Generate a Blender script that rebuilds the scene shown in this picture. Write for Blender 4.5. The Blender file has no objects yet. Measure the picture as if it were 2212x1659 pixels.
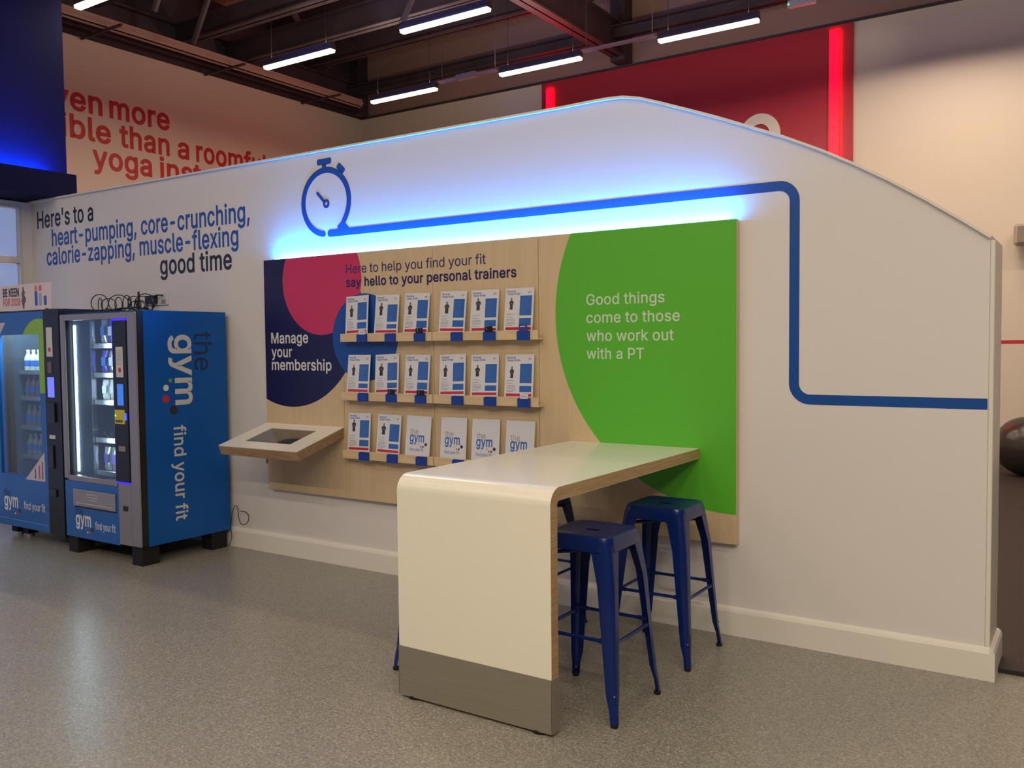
import bpy, bmesh, math, random
from mathutils import Vector, Matrix
from mathutils.geometry import delaunay_2d_cdt
random.seed(7)
PI = math.pi
C = bpy.context.scene.collection
SC = bpy.context.scene

# ---------------------------------------------------------------- camera, world, light, exposure
cam = bpy.data.cameras.new('camera'); cob = bpy.data.objects.new('camera', cam); C.objects.link(cob)
cam.sensor_fit = 'HORIZONTAL'; cam.sensor_width = 36.0; cam.lens = 36.0 * 1919.27 / 2212.0
cam.clip_start = 0.05; cam.clip_end = 100
YAW, PITCH, ROLL = math.radians(33.6765), math.radians(2.59475), math.radians(-0.56277)
f = Vector((-math.sin(YAW)*math.cos(PITCH), math.cos(YAW)*math.cos(PITCH), -math.sin(PITCH)))
r = Vector((math.cos(YAW), math.sin(YAW), 0)); u = r.cross(f)
r2 = r*math.cos(ROLL) + u*math.sin(ROLL); u2 = -r*math.sin(ROLL) + u*math.cos(ROLL)
M = Matrix(((r2.x, u2.x, -f.x, 0), (r2.y, u2.y, -f.y, -4.5076), (r2.z, u2.z, -f.z, 1.55), (0, 0, 0, 1)))
cob.matrix_world = M
SC.camera = cob
SC.view_settings.view_transform = 'Standard'; SC.view_settings.look = 'None'
SC.view_settings.gamma = 1.0; SC.view_settings.use_curve_mapping = False
SC.view_settings.exposure = 0.0
w = bpy.data.worlds.new('world'); SC.world = w; w.use_nodes = True
bg = w.node_tree.nodes['Background']; bg.inputs[0].default_value = (0.55, 0.5, 0.52, 1); bg.inputs[1].default_value = 0.16
WARM = (1.0, 0.85, 0.66)
ROOM_W = (4.5, 10.5, 27.0, 47.0); SIDE_K = (0.5, 0.6, 0.8, 1.0, 1.7, 2.6)      # watts of each lamp over the reception floor
GYM_W = 34.0       # watts of each lamp over the gym floor
WASH_W = 50.0
GWARM = (1.0, 0.77, 0.56)      # lamp that faces the far wall
LED_S, BULK_S, UP_W = 430.0, 650.0, 17.0

# ---------------------------------------------------------------- materials
def lin(c):
    return tuple(((v/255)/12.92 if v/255 <= 0.04045 else ((v/255+0.055)/1.055)**2.4) for v in c)
MATS = {}
def mat(name, rgb, rough=0.5, metal=0.0, noise=None, bump=0.0, bscale=60, emit=None, es=0.0, coat=0.0, spec=0.5):
    if name in MATS: return MATS[name]
    m = bpy.data.materials.new(name); m.use_nodes = True; MATS[name] = m
    nt = m.node_tree; b = nt.nodes['Principled BSDF']
    c = lin(rgb); b.inputs['Base Color'].default_value = (*c, 1)
    b.inputs['Roughness'].default_value = rough; b.inputs['Metallic'].default_value = metal
    b.inputs['Coat Weight'].default_value = coat; b.inputs['Specular IOR Level'].default_value = spec
    if emit is not None:
        b.inputs['Emission Color'].default_value = (*emit, 1); b.inputs['Emission Strength'].default_value = es
    tc = nt.nodes.new('ShaderNodeTexCoord')
    if noise:      # noise = (second colour, scale, (sx,sy,sz))
        mp = nt.nodes.new('ShaderNodeMapping'); mp.inputs['Scale'].default_value = noise[2]
        nz = nt.nodes.new('ShaderNodeTexNoise'); nz.inputs['Scale'].default_value = noise[1]; nz.inputs['Detail'].default_value = 5
        rp = nt.nodes.new('ShaderNodeValToRGB'); rp.color_ramp.elements[0].position = 0.35; rp.color_ramp.elements[1].position = 0.65
        rp.color_ramp.elements[0].color = (*lin(noise[0]), 1); rp.color_ramp.elements[1].color = (*c, 1)
        nt.links.new(tc.outputs['Object'], mp.inputs[0]); nt.links.new(mp.outputs[0], nz.inputs['Vector'])
        nt.links.new(nz.outputs[0], rp.inputs[0]); nt.links.new(rp.outputs[0], b.inputs['Base Color'])
    if bump:
        n2 = nt.nodes.new('ShaderNodeTexNoise'); n2.inputs['Scale'].default_value = bscale
        bp = nt.nodes.new('ShaderNodeBump'); bp.inputs['Strength'].default_value = bump; bp.inputs['Distance'].default_value = 0.002
        nt.links.new(tc.outputs['Object'], n2.inputs['Vector']); nt.links.new(n2.outputs[0], bp.inputs['Height'])
        nt.links.new(bp.outputs[0], b.inputs['Normal'])
    return m
def floor_mat():
    m = mat('vinyl_floor', (135, 130, 120), 0.29)
    nt = m.node_tree; b = nt.nodes['Principled BSDF']
    tc = nt.nodes.new('ShaderNodeTexCoord')
    v = nt.nodes.new('ShaderNodeTexVoronoi'); v.inputs['Scale'].default_value = 150
    v2 = nt.nodes.new('ShaderNodeTexNoise'); v2.inputs['Scale'].default_value = 90; v2.inputs['Detail'].default_value = 3
    rp = nt.nodes.new('ShaderNodeValToRGB'); e = rp.color_ramp.elements
    e[0].position = 0.0; e[0].color = (*lin((88, 85, 78)), 1); e[1].position = 1.0; e[1].color = (*lin((206, 200, 186)), 1)
    a = rp.color_ramp.elements.new(0.36); a.color = (*lin((134, 130, 119)), 1)
    a = rp.color_ramp.elements.new(0.64); a.color = (*lin((151, 147, 134)), 1)
    mx = nt.nodes.new('ShaderNodeMix'); mx.data_type = 'FLOAT'; mx.inputs[0].default_value = 0.5
    s = nt.nodes.new('ShaderNodeSeparateColor')
    nt.links.new(tc.outputs['Object'], v.inputs['Vector']); nt.links.new(tc.outputs['Object'], v2.inputs['Vector'])
    nt.links.new(v.outputs['Color'], s.inputs[0]); nt.links.new(s.outputs[0], mx.inputs[2]); nt.links.new(v2.outputs[0], mx.inputs[3])
    nt.links.new(mx.outputs[0], rp.inputs[0]); nt.links.new(rp.outputs[0], b.inputs['Base Color'])
    bp = nt.nodes.new('ShaderNodeBump'); bp.inputs['Strength'].default_value = 0.25; bp.inputs['Distance'].default_value = 0.001
    nt.links.new(v2.outputs[0], bp.inputs['Height']); nt.links.new(bp.outputs[0], b.inputs['Normal'])
    return m
WHITE = mat('white_wall_paint', (226, 220, 216), 0.55, bump=0.08, bscale=120)
GYMWALL = mat('gym_wall_paint', (222, 212, 200), 0.6, bump=0.08, bscale=90)
SKIRT = mat('white_gloss_paint', (232, 226, 216), 0.3)
BIRCH = mat('birch_ply', (214, 190, 152), 0.42, noise=((208, 183, 144), 3.2, (7, 7, 0.7)), bump=0.04)
PLYEDGE = mat('ply_edge', (190, 158, 112), 0.5, noise=((166, 134, 90), 6, (1.2, 1.2, 26)))
LEDGE = mat('ledge_ply', (224, 200, 160), 0.42, noise=((214, 186, 144), 4, (1, 4, 8)))
LAMI = mat('white_laminate', (240, 234, 216), 0.22, spec=0.5)
STEEL = mat('brushed_steel', (150, 143, 128), 0.42, 0.3, noise=((142, 135, 120), 30, (0.3, 1, 12)))
STOOLB = mat('blue_painted_steel', (5, 34, 102), 0.25, 0.0, coat=0.15, spec=0.4)
BLACK = mat('black_plastic', (18, 18, 22), 0.4)
RUBBER = mat('black_rubber', (14, 14, 14), 0.7)
NAVY = mat('navy_vinyl', (22, 20, 74), 0.35)
PINK = mat('pink_vinyl', (204, 50, 96), 0.35)
BLUEV = mat('blue_vinyl', (18, 74, 158), 0.35)
GREENV = mat('green_vinyl', (92, 184, 50), 0.38)
SWBLUE = mat('blue_wall_vinyl', (12, 76, 156), 0.4)
INK = mat('dark_vinyl', (40, 38, 62), 0.45)
INKBLUE = mat('mid_blue_vinyl', (44, 88, 172), 0.45)
PURPLE = mat('purple_ink', (48, 34, 112), 0.4)
WVIN = mat('white_vinyl', (222, 222, 222), 0.4)
GVIN = mat('pale_green_vinyl', (206, 226, 196), 0.4)
REDVIN = mat('red_vinyl', (190, 44, 58), 0.45)
REDB = mat('red_board', (180, 40, 60), 0.45)
DARKST = mat('dark_steel', (74, 60, 66), 0.6, noise=((58, 48, 56), 2, (1, 1, 1)))
TRAYM = mat('dusty_galvanised', (178, 150, 142), 0.6)
DECK = mat('roof_deck', (190, 146, 128), 0.7, noise=((160, 128, 118), 0.8, (1, 1, 1)))
CLAD = mat('upper_cladding', (160, 128, 122), 0.7)
NAVYB = mat('navy_board', (10, 14, 54), 0.7, spec=0.08)

# ---------------------------------------------------------------- mesh helpers
class MB:
    def __init__(s): s.v = []; s.f = []
    def box(s, x0, x1, y0, y1, z0, z1):
        n = len(s.v)
        s.v += [(x, y, z) for z in (z0, z1) for y in (y0, y1) for x in (x0, x1)]
        s.f += [tuple(n+i for i in q) for q in ((0,2,3,1),(4,5,7,6),(0,1,5,4),(2,6,7,3),(0,4,6,2),(1,3,7,5))]
        return s
    def prism(s, poly, fn, a, b):
        """poly: 2D points (counter-clockwise seen along -w); fn(u, v, w) -> xyz; between w=a and w=b"""
        n = len(s.v); k = len(poly)
        s.v += [fn(p[0], p[1], a) for p in poly] + [fn(p[0], p[1], b) for p in poly]
        s.f.append(tuple(range(n, n+k))); s.f.append(tuple(range(n+2*k-1, n+k-1, -1)))
        for i in range(k): s.f.append((n+i, n+k+i, n+k+(i+1) % k, n+(i+1) % k))
        return s
    def tube(s, pts, rad, seg=8, cap=True):
        pts = [Vector(p) for p in pts]; rings = []
        up = None
        for i, p in enumerate(pts):
            d = (pts[min(i+1, len(pts)-1)] - pts[max(i-1, 0)]).normalized()
            if up is None:
                up = Vector((0, 0, 1)) if abs(d.z) < 0.9 else Vector((1, 0, 0))
            a = d.cross(up)
            if a.length < 1e-4: a = d.orthogonal()
            a.normalize(); b = d.cross(a).normalized(); up = -b if False else a.cross(d)
            rr = rad[i] if isinstance(rad, (list, tuple)) else rad
            n = len(s.v); rings.append(n)
            s.v += [tuple(p + a*rr*math.cos(2*PI*k/seg) + b*rr*math.sin(2*PI*k/seg)) for k in range(seg)]
        for i in range(len(rings)-1):
            for k in range(seg):
                s.f.append((rings[i]+k, rings[i]+(k+1) % seg, rings[i+1]+(k+1) % seg, rings[i+1]+k))
        if cap:
            s.f.append(tuple(rings[0]+k for k in range(seg-1, -1, -1))); s.f.append(tuple(rings[-1]+k for k in range(seg)))
        return s
    def loft(s, rings, closed=True, cap=True):
        idx = []
        for rg in rings:
            n = len(s.v); s.v += [tuple(p) for p in rg]; idx.append(n)
        k = len(rings[0])
        for i in range(len(rings)-1):
            for j in range(k if closed else k-1):
                s.f.append((idx[i]+j, idx[i]+(j+1) % k, idx[i+1]+(j+1) % k, idx[i+1]+j))
        if cap:
            s.f.append(tuple(idx[0]+j for j in range(k-1, -1, -1))); s.f.append(tuple(idx[-1]+j for j in range(k)))
        return s
    def build(s, name, m, parent=None, smooth=False, bevel=0.0, off=None, solid=0.0, bseg=2):
        me = bpy.data.meshes.new(name)
        vs = s.v
        if off is not None: vs = [(a[0]-off[0], a[1]-off[1], a[2]-off[2]) for a in vs]
        me.from_pydata(vs, [], s.f)
        bm = bmesh.new(); bm.from_mesh(me); bmesh.ops.recalc_face_normals(bm, faces=bm.faces)
        if bevel: bmesh.ops.bevel(bm, geom=[e for e in bm.edges if len(e.link_faces) == 2 and e.calc_face_angle(0) > 0.6], offset=bevel, segments=bseg, affect='EDGES', profile=0.5)
        bm.to_mesh(me); bm.free()
        me.materials.append(m)
        if smooth:
            for p in me.polygons: p.use_smooth = True
            if hasattr(me, 'set_sharp_from_angle'): me.set_sharp_from_angle(angle=0.7)
        o = bpy.data.objects.new(name, me); C.objects.link(o)
        if solid:
            md = o.modifiers.new('solid', 'SOLIDIFY'); md.thickness = solid; md.offset = -1
        if parent is not None: o.parent = parent
        return o
def B(*a): return MB().box(*a)
def tag(o, label, cat, group=None, kind=None):
    o['label'] = label; o['category'] = cat
    if group: o['group'] = group
    if kind: o['kind'] = kind
    return o
def thing(name, loc, label, cat, group=None):
    o = bpy.data.objects.new(name, None); C.objects.link(o); o.location = loc; o.empty_display_size = 0.1
    return tag(o, label, cat, group)
def struct(o):
    o['kind'] = 'structure'; return o
def dup(root, loc, rotz=0.0, label=None):
    q = root.copy(); C.objects.link(q); q.location = loc; q.rotation_euler = (0, 0, rotz)
    if label: q['label'] = label
    for ch in list(root.children):
        c = ch.copy(); C.objects.link(c); c.parent = q
        for g in list(ch.children):
            d = g.copy(); C.objects.link(d); d.parent = c
    return q
def rrect(x0, x1, y0, y1, rad, n=5):
    out = []
    for cx, cy, a0 in ((x1-rad, y1-rad, 0), (x0+rad, y1-rad, 90), (x0+rad, y0+rad, 180), (x1-rad, y0+rad, 270)):
        for i in range(n+1):
            a = math.radians(a0 + 90*i/n); out.append((cx+rad*math.cos(a), cy+rad*math.sin(a)))
    return out
def circle(cx, cy, rad, n=64, ry=None):
    return [(cx+rad*math.cos(2*PI*i/n), cy+(ry or rad)*math.sin(2*PI*i/n)) for i in range(n)]
def clip(poly, x0, x1, y0, y1):
    def cut(P, f, g):
        out = []
        for i, p in enumerate(P):
            q = P[(i+1) % len(P)]; a, b = f(p), f(q)
            if a >= 0: out.append(p)
            if a*b < 0: t = a/(a-b); out.append((p[0]+(q[0]-p[0])*t, p[1]+(q[1]-p[1])*t))
        return out
    for f in (lambda p: p[0]-x0, lambda p: x1-p[0], lambda p: p[1]-y0, lambda p: y1-p[1]): poly = cut(poly, f, None)
    return poly
# planes: (u, v, w) -> xyz, w = height above the surface
def PY(Y): return lambda a, b, c: (a, Y-c, b)                 # a wall that faces -y
def PX(X): return lambda a, b, c: (X+c, a, b)                 # a wall that faces +x
def flat(name, poly, fn, m, parent=None, h=0.0008, off=None, base=0.0):
    return MB().prism(poly, fn, base, base+h).build(name, m, parent, off=off)

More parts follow.
